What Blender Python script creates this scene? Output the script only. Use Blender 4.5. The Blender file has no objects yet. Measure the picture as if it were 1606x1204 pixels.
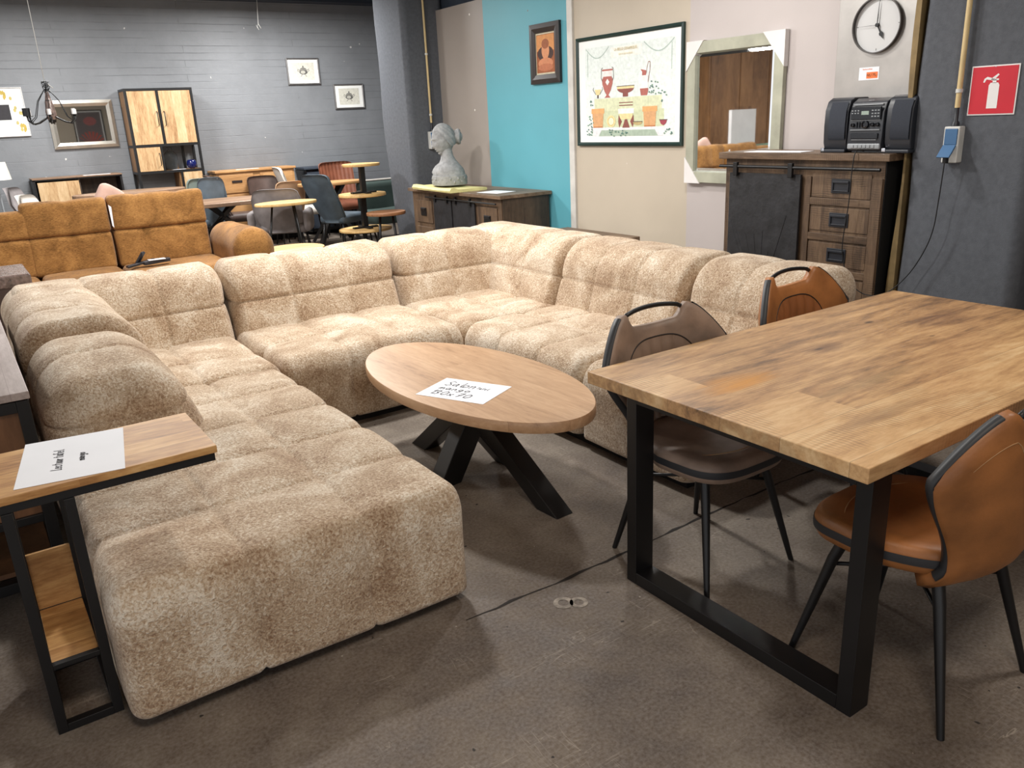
import bpy, math, random
import numpy as np
from mathutils import Vector, Matrix
random.seed(7); np.random.seed(7)
PI = math.pi
S = bpy.context.scene
C = S.collection

# ------------------------------------------------------------------ camera
F = 1275.49; YAW, PITCH, ROLL = 0.586747308, 0.317725244, -0.0482291586
cy, sy = math.cos(YAW), math.sin(YAW)
fw = Vector((math.cos(PITCH)*sy, math.cos(PITCH)*cy, -math.sin(PITCH)))
rt = Vector((cy, -sy, 0)); up = rt.cross(fw)
r2 = rt*math.cos(ROLL)+up*math.sin(ROLL); u2 = -rt*math.sin(ROLL)+up*math.cos(ROLL)
cd = bpy.data.cameras.new('camera'); cam = bpy.data.objects.new('camera', cd); C.objects.link(cam)
cam.matrix_world = Matrix(((r2.x, u2.x, -fw.x, 0), (r2.y, u2.y, -fw.y, 0), (r2.z, u2.z, -fw.z, 1.57), (0, 0, 0, 1)))
cd.sensor_fit = 'HORIZONTAL'; cd.sensor_width = 36; cd.lens = F/1606*36; cd.clip_start = .05
S.camera = cam

# ------------------------------------------------------------------ world, lamps, exposure
S.view_settings.view_transform = 'Standard'; S.view_settings.look = 'None'
S.view_settings.gamma = 1; S.view_settings.use_curve_mapping = False
S.view_settings.exposure = 0.34
w = bpy.data.worlds.new('world'); S.world = w; w.use_nodes = True
w.node_tree.nodes['Background'].inputs[0].default_value = (.98, .98, 1.0, 1)
w.node_tree.nodes['Background'].inputs[1].default_value = .95
def area(x, y, z, sx, sy_, p, col=(1, .97, .93), tx=0, ty=0, spread=180):
    l = bpy.data.lights.new('lamp', 'AREA'); l.shape = 'RECTANGLE'; l.size = sx; l.size_y = sy_; l.energy = p; l.color = col
    l.spread = math.radians(spread)
    o = bpy.data.objects.new('lamp', l); C.objects.link(o); o.location = (x, y, z); o.rotation_euler = (tx, ty, 0)
    return o
area(1.95, 4.75, 3.15, .25, .25, 76)
area(3.75, 4.0, 3.15, .22, .22, 34)
area(2.2, 7.35, 3.15, .3, .3, 66)
area(1.3, 10.2, 3.15, .8, .4, 112, (1, .99, .97))
area(4.0, 10.6, 3.15, .8, .4, 120, (1, .99, .97))
area(2.7, 6.4, 3.15, .3, .3, 34)
area(3.2, .9, 3.15, .4, .4, 26, (1, .93, .84))  # added fill, no known fixture: table top gloss and some foreground light
area(-1.6, 6.5, 3.15, .5, .5, 70)
area(0.4, .2, 3.15, .8, .8, 32, (1, .86, .72))  # added warm fill without a known fixture, brightens the chaise front

# ------------------------------------------------------------------ materials
def s2l(c):
    return tuple(((v/255)/12.92 if v/255 <= .04045 else ((v/255+.055)/1.055)**2.4) for v in c)
def rgba(c): return (*s2l(c), 1)
def newmat(name):
    m = bpy.data.materials.new(name); m.use_nodes = True
    return m, m.node_tree, m.node_tree.nodes['Principled BSDF']
def L(nt, a, b): nt.links.new(a, b)
def N(nt, t, **k):
    n = nt.nodes.new('ShaderNode'+t)
    for a, b in k.items(): setattr(n, a, b)
    return n
def noise(nt, vec, scale, detail=4, rough=.55, dist=0):
    n = N(nt, 'TexNoise'); n.inputs['Scale'].default_value = scale; n.inputs['Detail'].default_value = detail
    n.inputs['Roughness'].default_value = rough; n.inputs['Distortion'].default_value = dist
    if vec: L(nt, vec, n.inputs['Vector'])
    return n
def ramp(nt, fac, stops, interp='LINEAR'):
    r = N(nt, 'ValToRGB'); r.color_ramp.interpolation = interp
    e = r.color_ramp.elements
    while len(e) > 1: e.remove(e[-1])
    e[0].position = stops[0][0]; e[0].color = stops[0][1]
    for p, c in stops[1:]:
        q = e.new(p); q.color = c
    L(nt, fac, r.inputs[0]); return r
def bump(nt, h, strength, dist, normal=None):
    b = N(nt, 'Bump'); b.inputs['Strength'].default_value = strength; b.inputs['Distance'].default_value = dist
    L(nt, h, b.inputs['Height'])
    if normal: L(nt, normal, b.inputs['Normal'])
    return b
def math_(nt, op, a, b=None):
    n = N(nt, 'Math', operation=op)
    for i, v in enumerate((a, b)):
        if v is None: continue
        if isinstance(v, (int, float)): n.inputs[i].default_value = v
        else: L(nt, v, n.inputs[i])
    return n.outputs[0]
def mix(nt, fac, a, b, mode='MIX'):
    n = N(nt, 'Mix', data_type='RGBA', blend_type=mode)
    for i, v in ((0, fac), (6, a), (7, b)):
        if isinstance(v, (int, float)): n.inputs[i].default_value = v
        elif isinstance(v, tuple): n.inputs[i].default_value = v
        else: L(nt, v, n.inputs[i])
    return n.outputs[2]

def plain(name, c, rough=.5, metal=0, var=.06, scale=6, spec=.5, bmp=0, bscale=80, coat=0):
    m, nt, p = newmat(name)
    tc = N(nt, 'TexCoord'); n = noise(nt, tc.outputs['Object'], scale)
    a = s2l(c); lo = tuple(v*(1-var*2.2) for v in a)+(1,); hi = tuple(min(1, v*(1+var*2.2)) for v in a)+(1,)
    r = ramp(nt, n.outputs[0], [(.3, lo), (.7, hi)]); L(nt, r.outputs[0], p.inputs['Base Color'])
    p.inputs['Roughness'].default_value = rough; p.inputs['Metallic'].default_value = metal
    p.inputs['Specular IOR Level'].default_value = spec; p.inputs['Coat Weight'].default_value = coat
    if bmp:
        n2 = noise(nt, tc.outputs['Object'], bscale, 3); b = bump(nt, n2.outputs[0], .6, bmp); L(nt, b.outputs[0], p.inputs['Normal'])
    return m

def wood(name, cols, axis=0, across=1, plank=.12, rough=.45, grain=1.0, saw=0, seed=0, contrast=1.0, length=1.1, coat=0, stain=None):
    """boards that run along `axis`, laid side by side along `across`"""
    m, nt, p = newmat(name)
    tc = N(nt, 'TexCoord'); sep = N(nt, 'SeparateXYZ'); L(nt, tc.outputs['Object'], sep.inputs[0])
    ax = [sep.outputs[i] for i in range(3)]
    third = 3-axis-across
    pid = math_(nt, 'FLOOR', math_(nt, 'DIVIDE', math_(nt, 'ADD', ax[across], 50.03+seed*.01), plank))
    wn0 = N(nt, 'TexWhiteNoise', noise_dimensions='1D'); L(nt, math_(nt, 'ADD', pid, seed*13.7), wn0.inputs['W'])
    lid = math_(nt, 'FLOOR', math_(nt, 'DIVIDE', math_(nt, 'ADD', ax[axis], math_(nt, 'MULTIPLY', wn0.outputs[0], 9.0)), length))
    wn = N(nt, 'TexWhiteNoise', noise_dimensions='2D'); cb = N(nt, 'CombineXYZ'); L(nt, pid, cb.inputs[0]); L(nt, lid, cb.inputs[1]); L(nt, cb.outputs[0], wn.inputs['Vector'])
    cv = N(nt, 'CombineXYZ')
    L(nt, math_(nt, 'ADD', math_(nt, 'MULTIPLY', ax[axis], .16), math_(nt, 'MULTIPLY', wn.outputs[0], 31.0)), cv.inputs[0])
    L(nt, math_(nt, 'ADD', ax[across], math_(nt, 'MULTIPLY', wn.outputs[0], 7.0)), cv.inputs[1]); L(nt, ax[third], cv.inputs[2])
    n1 = noise(nt, cv.outputs[0], 9*grain, 6, .6, 1.6)
    n2 = noise(nt, cv.outputs[0], 70*grain, 4, .7, .3)
    n3 = noise(nt, cv.outputs[0], 3.2*grain, 3, .5, 2.5)
    v = math_(nt, 'ADD', math_(nt, 'MULTIPLY', n1.outputs[0], .55*contrast), math_(nt, 'MULTIPLY', n2.outputs[0], .34))
    v = math_(nt, 'ADD', v, math_(nt, 'MULTIPLY', n3.outputs[0], .35*contrast))
    v = math_(nt, 'ADD', v, math_(nt, 'MULTIPLY', math_(nt, 'SUBTRACT', wn.outputs[0], .5), .15*contrast))
    cen = .17+.45*contrast; lo = cen-.22*contrast; hi = cen+.20*contrast
    k = len(cols)
    r = ramp(nt, v, [(lo+(hi-lo)*i/(k-1), rgba(c)) for i, c in enumerate(cols)])
    col = r.outputs[0]
    fr = math_(nt, 'FRACT', math_(nt, 'DIVIDE', math_(nt, 'ADD', ax[across], 50.03+seed*.01), plank))
    edge = math_(nt, 'LESS_THAN', math_(nt, 'ABSOLUTE', math_(nt, 'SUBTRACT', fr, .5)), .5-.0012/plank)
    inv = math_(nt, 'SUBTRACT', 1.0, edge)
    col = mix(nt, math_(nt, 'MULTIPLY', inv, .45), col, rgba(cols[0]))
    if saw:
        sv = N(nt, 'TexWave', wave_type='BANDS', bands_direction='XYZ'[axis]); sv.inputs['Scale'].default_value = 22; sv.inputs['Distortion'].default_value = 3.5
        sv.inputs['Detail'].default_value = 3; L(nt, tc.outputs['Object'], sv.inputs['Vector'])
        ms = noise(nt, tc.outputs['Object'], 5)
        mk = ramp(nt, ms.outputs[0], [(.45, (0, 0, 0, 1)), (.6, (1, 1, 1, 1))])
        dk = tuple(x*.5 for x in s2l(cols[0]))+(1,)
        sm = math_(nt, 'MULTIPLY', math_(nt, 'MULTIPLY', math_(nt, 'POWER', sv.outputs['Fac'], 2.0), mk.outputs[0]), saw)
        col = mix(nt, sm, col, dk)
    for (sx, sy2, sr, scol, asp, amt) in (stain or []):
        dx = math_(nt, 'DIVIDE', math_(nt, 'SUBTRACT', ax[0], sx), sr); dy = math_(nt, 'DIVIDE', math_(nt, 'SUBTRACT', ax[1], sy2), sr*asp)
        dd = math_(nt, 'ADD', math_(nt, 'MULTIPLY', dx, dx), math_(nt, 'MULTIPLY', dy, dy))
        dd = math_(nt, 'ADD', dd, math_(nt, 'MULTIPLY', n1.outputs[0], 1.2))
        rr = ramp(nt, dd, [(.5, (1, 1, 1, 1)), (1.3, (0, 0, 0, 1))])
        col = mix(nt, math_(nt, 'MULTIPLY', rr.outputs[0], amt), col, rgba(scol))
    L(nt, col, p.inputs['Base Color'])
    p.inputs['Roughness'].default_value = rough; p.inputs['Coat Weight'].default_value = coat; p.inputs['Coat Roughness'].default_value = .25
    b = bump(nt, n2.outputs[0], .25, .002); L(nt, b.outputs[0], p.inputs['Normal'])
    return m

def boucle(name, dark, mid, light, fs=95, bd=.006, patch=3.5, sheen=.25, fleck=.5, streak=False):
    m, nt, p = newmat(name)
    tc = N(nt, 'TexCoord'); co = tc.outputs['Object']
    mp = N(nt, 'Mapping'); L(nt, co, mp.inputs[0])
    if streak: mp.inputs['Scale'].default_value = (.35, 1, 1.6)
    v = mp.outputs[0]
    n1 = noise(nt, co, patch, 5, .62, .8); n2 = noise(nt, v, fs, 3, .6, .6); n3 = noise(nt, v, fs*2.6, 2, .5)
    f = math_(nt, 'ADD', math_(nt, 'MULTIPLY', n1.outputs[0], 1-fleck), math_(nt, 'MULTIPLY', n2.outputs[0], fleck))
    r = ramp(nt, f, [(.36, rgba(dark)), (.5, rgba(mid)), (.62, rgba(light))]); L(nt, r.outputs[0], p.inputs['Base Color'])
    p.inputs['Roughness'].default_value = .92; p.inputs['Specular IOR Level'].default_value = .2
    p.inputs['Sheen Weight'].default_value = sheen; p.inputs['Sheen Roughness'].default_value = .45
    h = math_(nt, 'ADD', n2.outputs[0], math_(nt, 'MULTIPLY', n3.outputs[0], .4))
    b = bump(nt, h, 1.0, bd); L(nt, b.outputs[0], p.inputs['Normal'])
    return m

def emit(name, c, s):
    m, nt, p = newmat(name); p.inputs['Base Color'].default_value = rgba(c); p.inputs['Emission Color'].default_value = rgba(c); p.inputs['Emission Strength'].default_value = s
    return m

def brickwall(name, c):
    m, nt, p = newmat(name); tc = N(nt, 'TexCoord')
    mp = N(nt, 'Mapping'); mp.inputs['Rotation'].default_value = (PI/2, 0, 0); L(nt, tc.outputs['Object'], mp.inputs[0])
    nz = noise(nt, tc.outputs['Object'], 2.5, 4); off = N(nt, 'VectorMath', operation='SCALE'); L(nt, nz.outputs['Color'], off.inputs[0]); off.inputs['Scale'].default_value = .02
    ad = N(nt, 'VectorMath', operation='ADD'); L(nt, mp.outputs[0], ad.inputs[0]); L(nt, off.outputs[0], ad.inputs[1])
    b = N(nt, 'TexBrick'); b.inputs['Scale'].default_value = 1; b.inputs['Brick Width'].default_value = 3.1; b.inputs['Row Height'].default_value = .092
    b.inputs['Mortar Size'].default_value = .006; b.inputs['Mortar Smooth'].default_value = .6; L(nt, ad.outputs[0], b.inputs['Vector'])
    n = noise(nt, tc.outputs['Object'], 1.3, 6, .65); a = s2l(c)
    r = ramp(nt, n.outputs[0], [(.3, tuple(x*.84 for x in a)+(1,)), (.7, tuple(x*1.12 for x in a)+(1,))])
    st = N(nt, 'Mapping'); st.inputs['Scale'].default_value = (.25, 1, 2.2); L(nt, tc.outputs['Object'], st.inputs[0])
    mk = noise(nt, st.outputs[0], 5, 4); mr = ramp(nt, mk.outputs[0], [(.42, (0, 0, 0, 1)), (.66, (1, 1, 1, 1))])
    f = math_(nt, 'MULTIPLY', math_(nt, 'MULTIPLY', b.outputs['Fac'], mr.outputs[0]), .5)
    col = mix(nt, f, r.outputs[0], tuple(x*.45 for x in a)+(1,))
    # chips where the paint has come off
    v = noise(nt, tc.outputs['Object'], 11, 2, .4); cr = ramp(nt, v.outputs[0], [(.775, (0, 0, 0, 1)), (.79, (1, 1, 1, 1))])
    col = mix(nt, cr.outputs[0], col, rgba((205, 203, 200)))
    L(nt, col, p.inputs['Base Color']); p.inputs['Roughness'].default_value = .5
    n2 = noise(nt, tc.outputs['Object'], 22, 4)
    h = math_(nt, 'SUBTRACT', math_(nt, 'MULTIPLY', n2.outputs[0], .8), math_(nt, 'MULTIPLY', b.outputs['Fac'], mr.outputs[0]))
    bb = bump(nt, h, .5, .005); L(nt, bb.outputs[0], p.inputs['Normal'])
    return m

def board(name, c, rough=.5):
    m, nt, p = newmat(name); tc = N(nt, 'TexCoord'); a = s2l(c)
    n = noise(nt, tc.outputs['Object'], 1.1, 4); r = ramp(nt, n.outputs[0], [(.3, tuple(x*.93 for x in a)+(1,)), (.7, tuple(min(1, x*1.05) for x in a)+(1,))])
    v = N(nt, 'TexVoronoi'); v.inputs['Scale'].default_value = 2.7; L(nt, tc.outputs['Object'], v.inputs['Vector'])
    cr = ramp(nt, v.outputs['Distance'], [(.016, (1, 1, 1, 1)), (.026, (0, 0, 0, 1))])
    col = mix(nt, cr.outputs[0], r.outputs[0], rgba((120, 112, 105)))
    v2 = N(nt, 'TexVoronoi'); v2.inputs['Scale'].default_value = 1.9; L(nt, tc.outputs['Object'], v2.inputs['Vector'])
    cr2 = ramp(nt, v2.outputs['Distance'], [(.018, (1, 1, 1, 1)), (.03, (0, 0, 0, 1))])
    col = mix(nt, cr2.outputs[0], col, rgba((236, 232, 226)))
    L(nt, col, p.inputs['Base Color']); p.inputs['Roughness'].default_value = rough
    n2 = noise(nt, tc.outputs['Object'], 60, 3); b = bump(nt, n2.outputs[0], .15, .003); L(nt, b.outputs[0], p.inputs['Normal'])
    return m

def concrete():
    m, nt, p = newmat('worn concrete floor'); tc = N(nt, 'TexCoord'); co = tc.outputs['Object']
    n1 = noise(nt, co, .9, 6, .62, .4); n2 = noise(nt, co, 7, 6, .7); n3 = noise(nt, co, 90, 3, .6)
    f = math_(nt, 'ADD', math_(nt, 'MULTIPLY', n1.outputs[0], .6), math_(nt, 'MULTIPLY', n2.outputs[0], .4))
    r = ramp(nt, f, [(.34, rgba((76, 60, 48))), (.48, rgba((106, 91, 76))), (.66, rgba((140, 128, 112)))])
    col = mix(nt, .18, r.outputs[0], ramp(nt, n3.outputs[0], [(.3, (0.02, .02, .02, 1)), (.7, (.5, .5, .5, 1))]).outputs[0])
    # scratches: thin stretched noise ridges
    for sc, rot in (((1, 14, 1), .5), ((1, 18, 1), -.9), ((16, 1, 1), .25)):
        mp = N(nt, 'Mapping'); mp.inputs['Rotation'].default_value = (0, 0, rot); mp.inputs['Scale'].default_value = sc; L(nt, co, mp.inputs[0])
        q = noise(nt, mp.outputs[0], 2.0, 2, .5, .3)
        d = math_(nt, 'ABSOLUTE', math_(nt, 'SUBTRACT', q.outputs[0], .5))
        ln = math_(nt, 'LESS_THAN', d, .004)
        g = noise(nt, co, 3.3, 2); gm = ramp(nt, g.outputs[0], [(.55, (0, 0, 0, 1)), (.66, (1, 1, 1, 1))])
        col = mix(nt, math_(nt, 'MULTIPLY', math_(nt, 'MULTIPLY', ln, gm.outputs[0]), .4), col, rgba((176, 166, 152)))
    v = noise(nt, co, 34, 2, .4); cr = ramp(nt, v.outputs[0], [(.77, (0, 0, 0, 1)), (.79, (1, 1, 1, 1))]); col = mix(nt, cr.outputs[0], col, rgba((170, 162, 150)))
    v = noise(nt, co, 26, 2, .4); cr = ramp(nt, v.outputs[0], [(.22, (1, 1, 1, 1)), (.24, (0, 0, 0, 1))]); col = mix(nt, cr.outputs[0], col, rgba((45, 38, 33)))
    L(nt, col, p.inputs['Base Color'])
    rr = ramp(nt, n2.outputs[0], [(.3, (.6, .6, .6, 1)), (.7, (.85, .85, .85, 1))]); L(nt, rr.outputs[0], p.inputs['Roughness'])
    b = bump(nt, n2.outputs[0], .25, .006); b2 = bump(nt, n3.outputs[0], .2, .002, b.outputs[0]); L(nt, b2.outputs[0], p.inputs['Normal'])
    return m

def glass(name):
    m, nt, p = newmat(name); p.inputs['Transmission Weight'].default_value = 1; p.inputs['Roughness'].default_value = .02; p.inputs['IOR'].default_value = 1.2
    p.inputs['Base Color'].default_value = (.93, .96, .97, 1); return m

M = dict(
 floor=concrete(), brick=brickwall('grey painted brick', (127, 130, 134)),
 turq=board('turquoise board', (94, 166, 180)), beige=board('beige board', (194, 182, 164)), pink=board('pale pinkish board', (190, 181, 178)),
 taupewall=board('taupe board', (156, 147, 140)), darkwall=plain('dark blue grey wall', (52, 60, 72), .7), ceil=plain('dark ceiling', (70, 74, 80), .8),
 trim=plain('white trim', (205, 202, 196), .5),
 cream=boucle('cream boucle', (146, 114, 86), (200, 176, 148), (236, 224, 206), 120, .007, 4.2, .3, .56),
 black=plain('black powder coated steel', (17, 17, 19), .42, 0, .1), black2=plain('black base', (12, 12, 13), .7),
 tabletop=wood('mango table top', [(116, 88, 62), (174, 134, 92), (204, 164, 116), (222, 190, 144)], 0, 1, .2, .42, 1.15, .35, 3, .95, 2.6, .15, [(-.60, .10, .26, (214, 146, 48), .5, .75), (-.1, .16, .2, (96, 66, 50), .4, .8), (-.12, .165, .04, (50, 34, 28), .5, .9), (.32, .26, .045, (50, 34, 28), .5, .9), (.30, -.0, .03, (62, 42, 34), .5, .8), (.55, .12, .28, (110, 80, 62), .4, .55), (-.3, -.15, .5, (150, 128, 92), .12, .4), (-.55, -.33, .35, (122, 92, 64), .15, .5)]),
 coffeetop=wood('mango coffee table top', [(146, 110, 78), (178, 140, 104), (190, 152, 116), (204, 168, 132)], 1, 0, .18, .4, .7, 0, 5, .6, 1.9, .15),
 sidetop=wood('acacia side table top', [(124, 82, 44), (172, 124, 72), (204, 158, 100), (226, 190, 138)], 0, 1, .09, .45, 1, 0, 9, .8, .5),
 mango_door=wood('mango door wood', [(150, 112, 74), (184, 148, 106), (202, 170, 128), (214, 186, 148)], 2, 0, .12, .5, 1.3, .2, 2, .65, 2.0),
 mango_side=wood('mango side wood', [(96, 66, 40), (138, 100, 64), (168, 128, 86)], 2, 1, .12, .5, 1, .2, 2, .9, 2.0),
 oldwood=wood('dark rustic wood', [(48, 36, 27), (82, 63, 47), (104, 82, 62), (124, 101, 78)], 2, 1, .16, .55, 1, .6, 4, .9, 2.0),
 oldtop=wood('dark rustic top', [(66, 50, 38), (100, 79, 60), (124, 101, 80), (142, 120, 98)], 1, 0, .14, .5, 1, .4, 6, .9, 1.8),
 oldside=wood('dark rustic side', [(44, 34, 27), (74, 58, 45), (96, 77, 60)], 2, 0, .15, .55, 1, .6, 8, .9, 2.0),
 blackdoor=plain('blackened wood door', (33, 33, 36), .55, 0, .25, 9, .5, .004, 30),
 greytop=wood('grey washed table top', [(128, 114, 108), (160, 147, 142), (184, 172, 168)], 1, 0, .13, .5, 1, 0, 11, .8, 1.8),
 brownpanel=wood('brown cabinet panel', [(70, 46, 30), (98, 66, 42), (118, 82, 54)], 2, 1, .3, .5, .6, 0, 12, .7, 2),
 ochre=boucle('ochre woven fabric', (98, 68, 32), (142, 100, 54), (172, 126, 72), 160, .003, 5, .15, .5, True),
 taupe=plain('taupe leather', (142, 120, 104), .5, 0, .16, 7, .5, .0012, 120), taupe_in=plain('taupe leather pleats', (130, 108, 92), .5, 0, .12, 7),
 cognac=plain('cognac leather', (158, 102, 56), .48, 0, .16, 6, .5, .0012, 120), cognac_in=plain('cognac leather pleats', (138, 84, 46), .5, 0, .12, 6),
 band=plain('charcoal leather edging', (44, 45, 48), .5), thread=plain('tan stitching', (178, 140, 100), .8), dthread=plain('dark piping', (38, 30, 26), .6),
 paper=plain('white paper', (238, 240, 245), .75, 0, .01), ink=plain('grey pencil', (96, 96, 102), .8), ink2=plain('black pen', (50, 50, 58), .8),
 felt=plain('grey felt carpet cladding', (96, 99, 105), .95, 0, .05, 30, .1, .004, 200), ply=plain('plywood edge', (128, 108, 72), .7, 0, .2),
 pipe=plain('cream pvc pipe', (214, 190, 140), .45), whitepl=plain('white plastic', (210, 210, 206), .4), greypl=plain('grey plastic', (150, 154, 158), .4), blue=plain('blue plastic flap', (62, 104, 146), .4),
 red=plain('signal red', (204, 28, 48), .45, 0, .02), white=plain('white paint', (238, 236, 235), .5, 0, .01),
 stone=plain('grey plaster', (150, 150, 150), .85, 0, .1, 22, .2, .003, 90),
 yellow=plain('pale yellow foam sheet', (228, 216, 150), .7), steel=plain('brushed steel', (172, 168, 164), .42, .75, .05), steeldark=plain('dark brushed ring', (92, 88, 86), .35, .8),
 dial=plain('clock face', (206, 206, 206), .5, 0, .01), orange=plain('orange sticker', (232, 120, 60), .6),
 sage=plain('sage green painted wood', (166, 166, 148), .55, 0, .08), card=plain('white card', (226, 222, 220), .8, 0, .02), silver=plain('brushed silver frame', (176, 170, 160), .32, .8),
 dgreen=plain('dark green lacquer', (26, 50, 46), .35), darkframe=plain('dark brown frame', (44, 36, 34), .4), mat=plain('passe-partout', (244, 245, 242), .7, 0, .01),
 pewter=plain('pewter frame', (112, 110, 110), .4, .5), audio=plain('charcoal plastic', (40, 43, 50), .4), grille=plain('speaker cloth', (50, 54, 63), .9, 0, .1, 300), audio2=plain('gloss black', (16, 18, 24), .15), lcd=plain('lcd', (150, 165, 155), .3),
 chrome=plain('chrome', (200, 200, 205), .15, 1, .01), copper=plain('copper', (160, 90, 60), .4, .5),
 navy=plain('cobalt glass', (22, 30, 84), .1), pinkcl=plain('pink cushion', (205, 170, 155), .8), plastic=plain('clear plastic wrap', (122, 104, 98), .15, 0, .25, 30, .9, .006, 40),
 grey_v=plain('grey velvet', (118, 112, 112), .8, 0, .12), slate=plain('slate velvet', (70, 82, 92), .7, 0, .12), rust=plain('ribbed brown leather', (124, 74, 54), .45, 0, .12), dkbrown=plain('dark brown leather', (78, 62, 56), .5, 0, .12),
 offw=plain('off white fabric', (198, 192, 184), .8), tan=plain('tan fabric', (176, 140, 108), .8), dkgreen=plain('dark green velvet', (52, 66, 62), .7), bluegrey=plain('blue grey velvet', (92, 106, 118), .7, 0, .1),
 oak=wood('light oak top', [(170, 130, 78), (204, 166, 106), (222, 188, 130)], 0, 1, .12, .5, 1, 0, 1, .7, 1.5), oakm=wood('mid oak', [(150, 108, 66), (182, 136, 88), (198, 154, 104)], 0, 2, .3, .5, .8, 0, 1, .7, 3),
 brownoak=wood('brown oak top', [(104, 80, 62), (136, 108, 86), (158, 130, 106)], 0, 1, .14, .5, 1, 0, 4, .8, 1.5), stooltop=wood('brown stool top', [(110, 72, 46), (146, 100, 66), (168, 122, 84)], 0, 1, .1, .5, 1, 0, 4, .8, 1.5),
 honey=plain('honey leather tan', (164, 120, 70), .5), greenv=plain('sage green velvet', (92, 118, 98), .8, 0, .15, 5), wardrobe=wood('brown wardrobe wood', [(92, 62, 36), (134, 94, 58), (160, 116, 74)], 2, 0, .3, .4, .8, 0, 3, .9, 3),
 redthing=plain('coral print', (190, 90, 80), .7), shade=plain('lampshade fabric', (214, 210, 200), .8), cord=plain('white cord', (220, 220, 216), .6), blackcable=plain('black cable', (18, 18, 20), .5), glass=glass('clear glass'),
 postwood=wood('dark timber post', [(70, 52, 40), (104, 80, 62), (124, 98, 78)], 2, 0, .2, .5, 1, 0, 3, .8, 3),
)
m, nt, p = newmat('mirror'); p.inputs['Metallic'].default_value = 1; p.inputs['Roughness'].default_value = .02; p.inputs['Base Color'].default_value = (.82, .84, .85, 1); M['mirror'] = m
_cm = {}
def flat(c):
    c = tuple(c)
    if c not in _cm: _cm[c] = plain('print %d %d %d' % c, c, .7, 0, .05, 40)
    return _cm[c]

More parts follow.
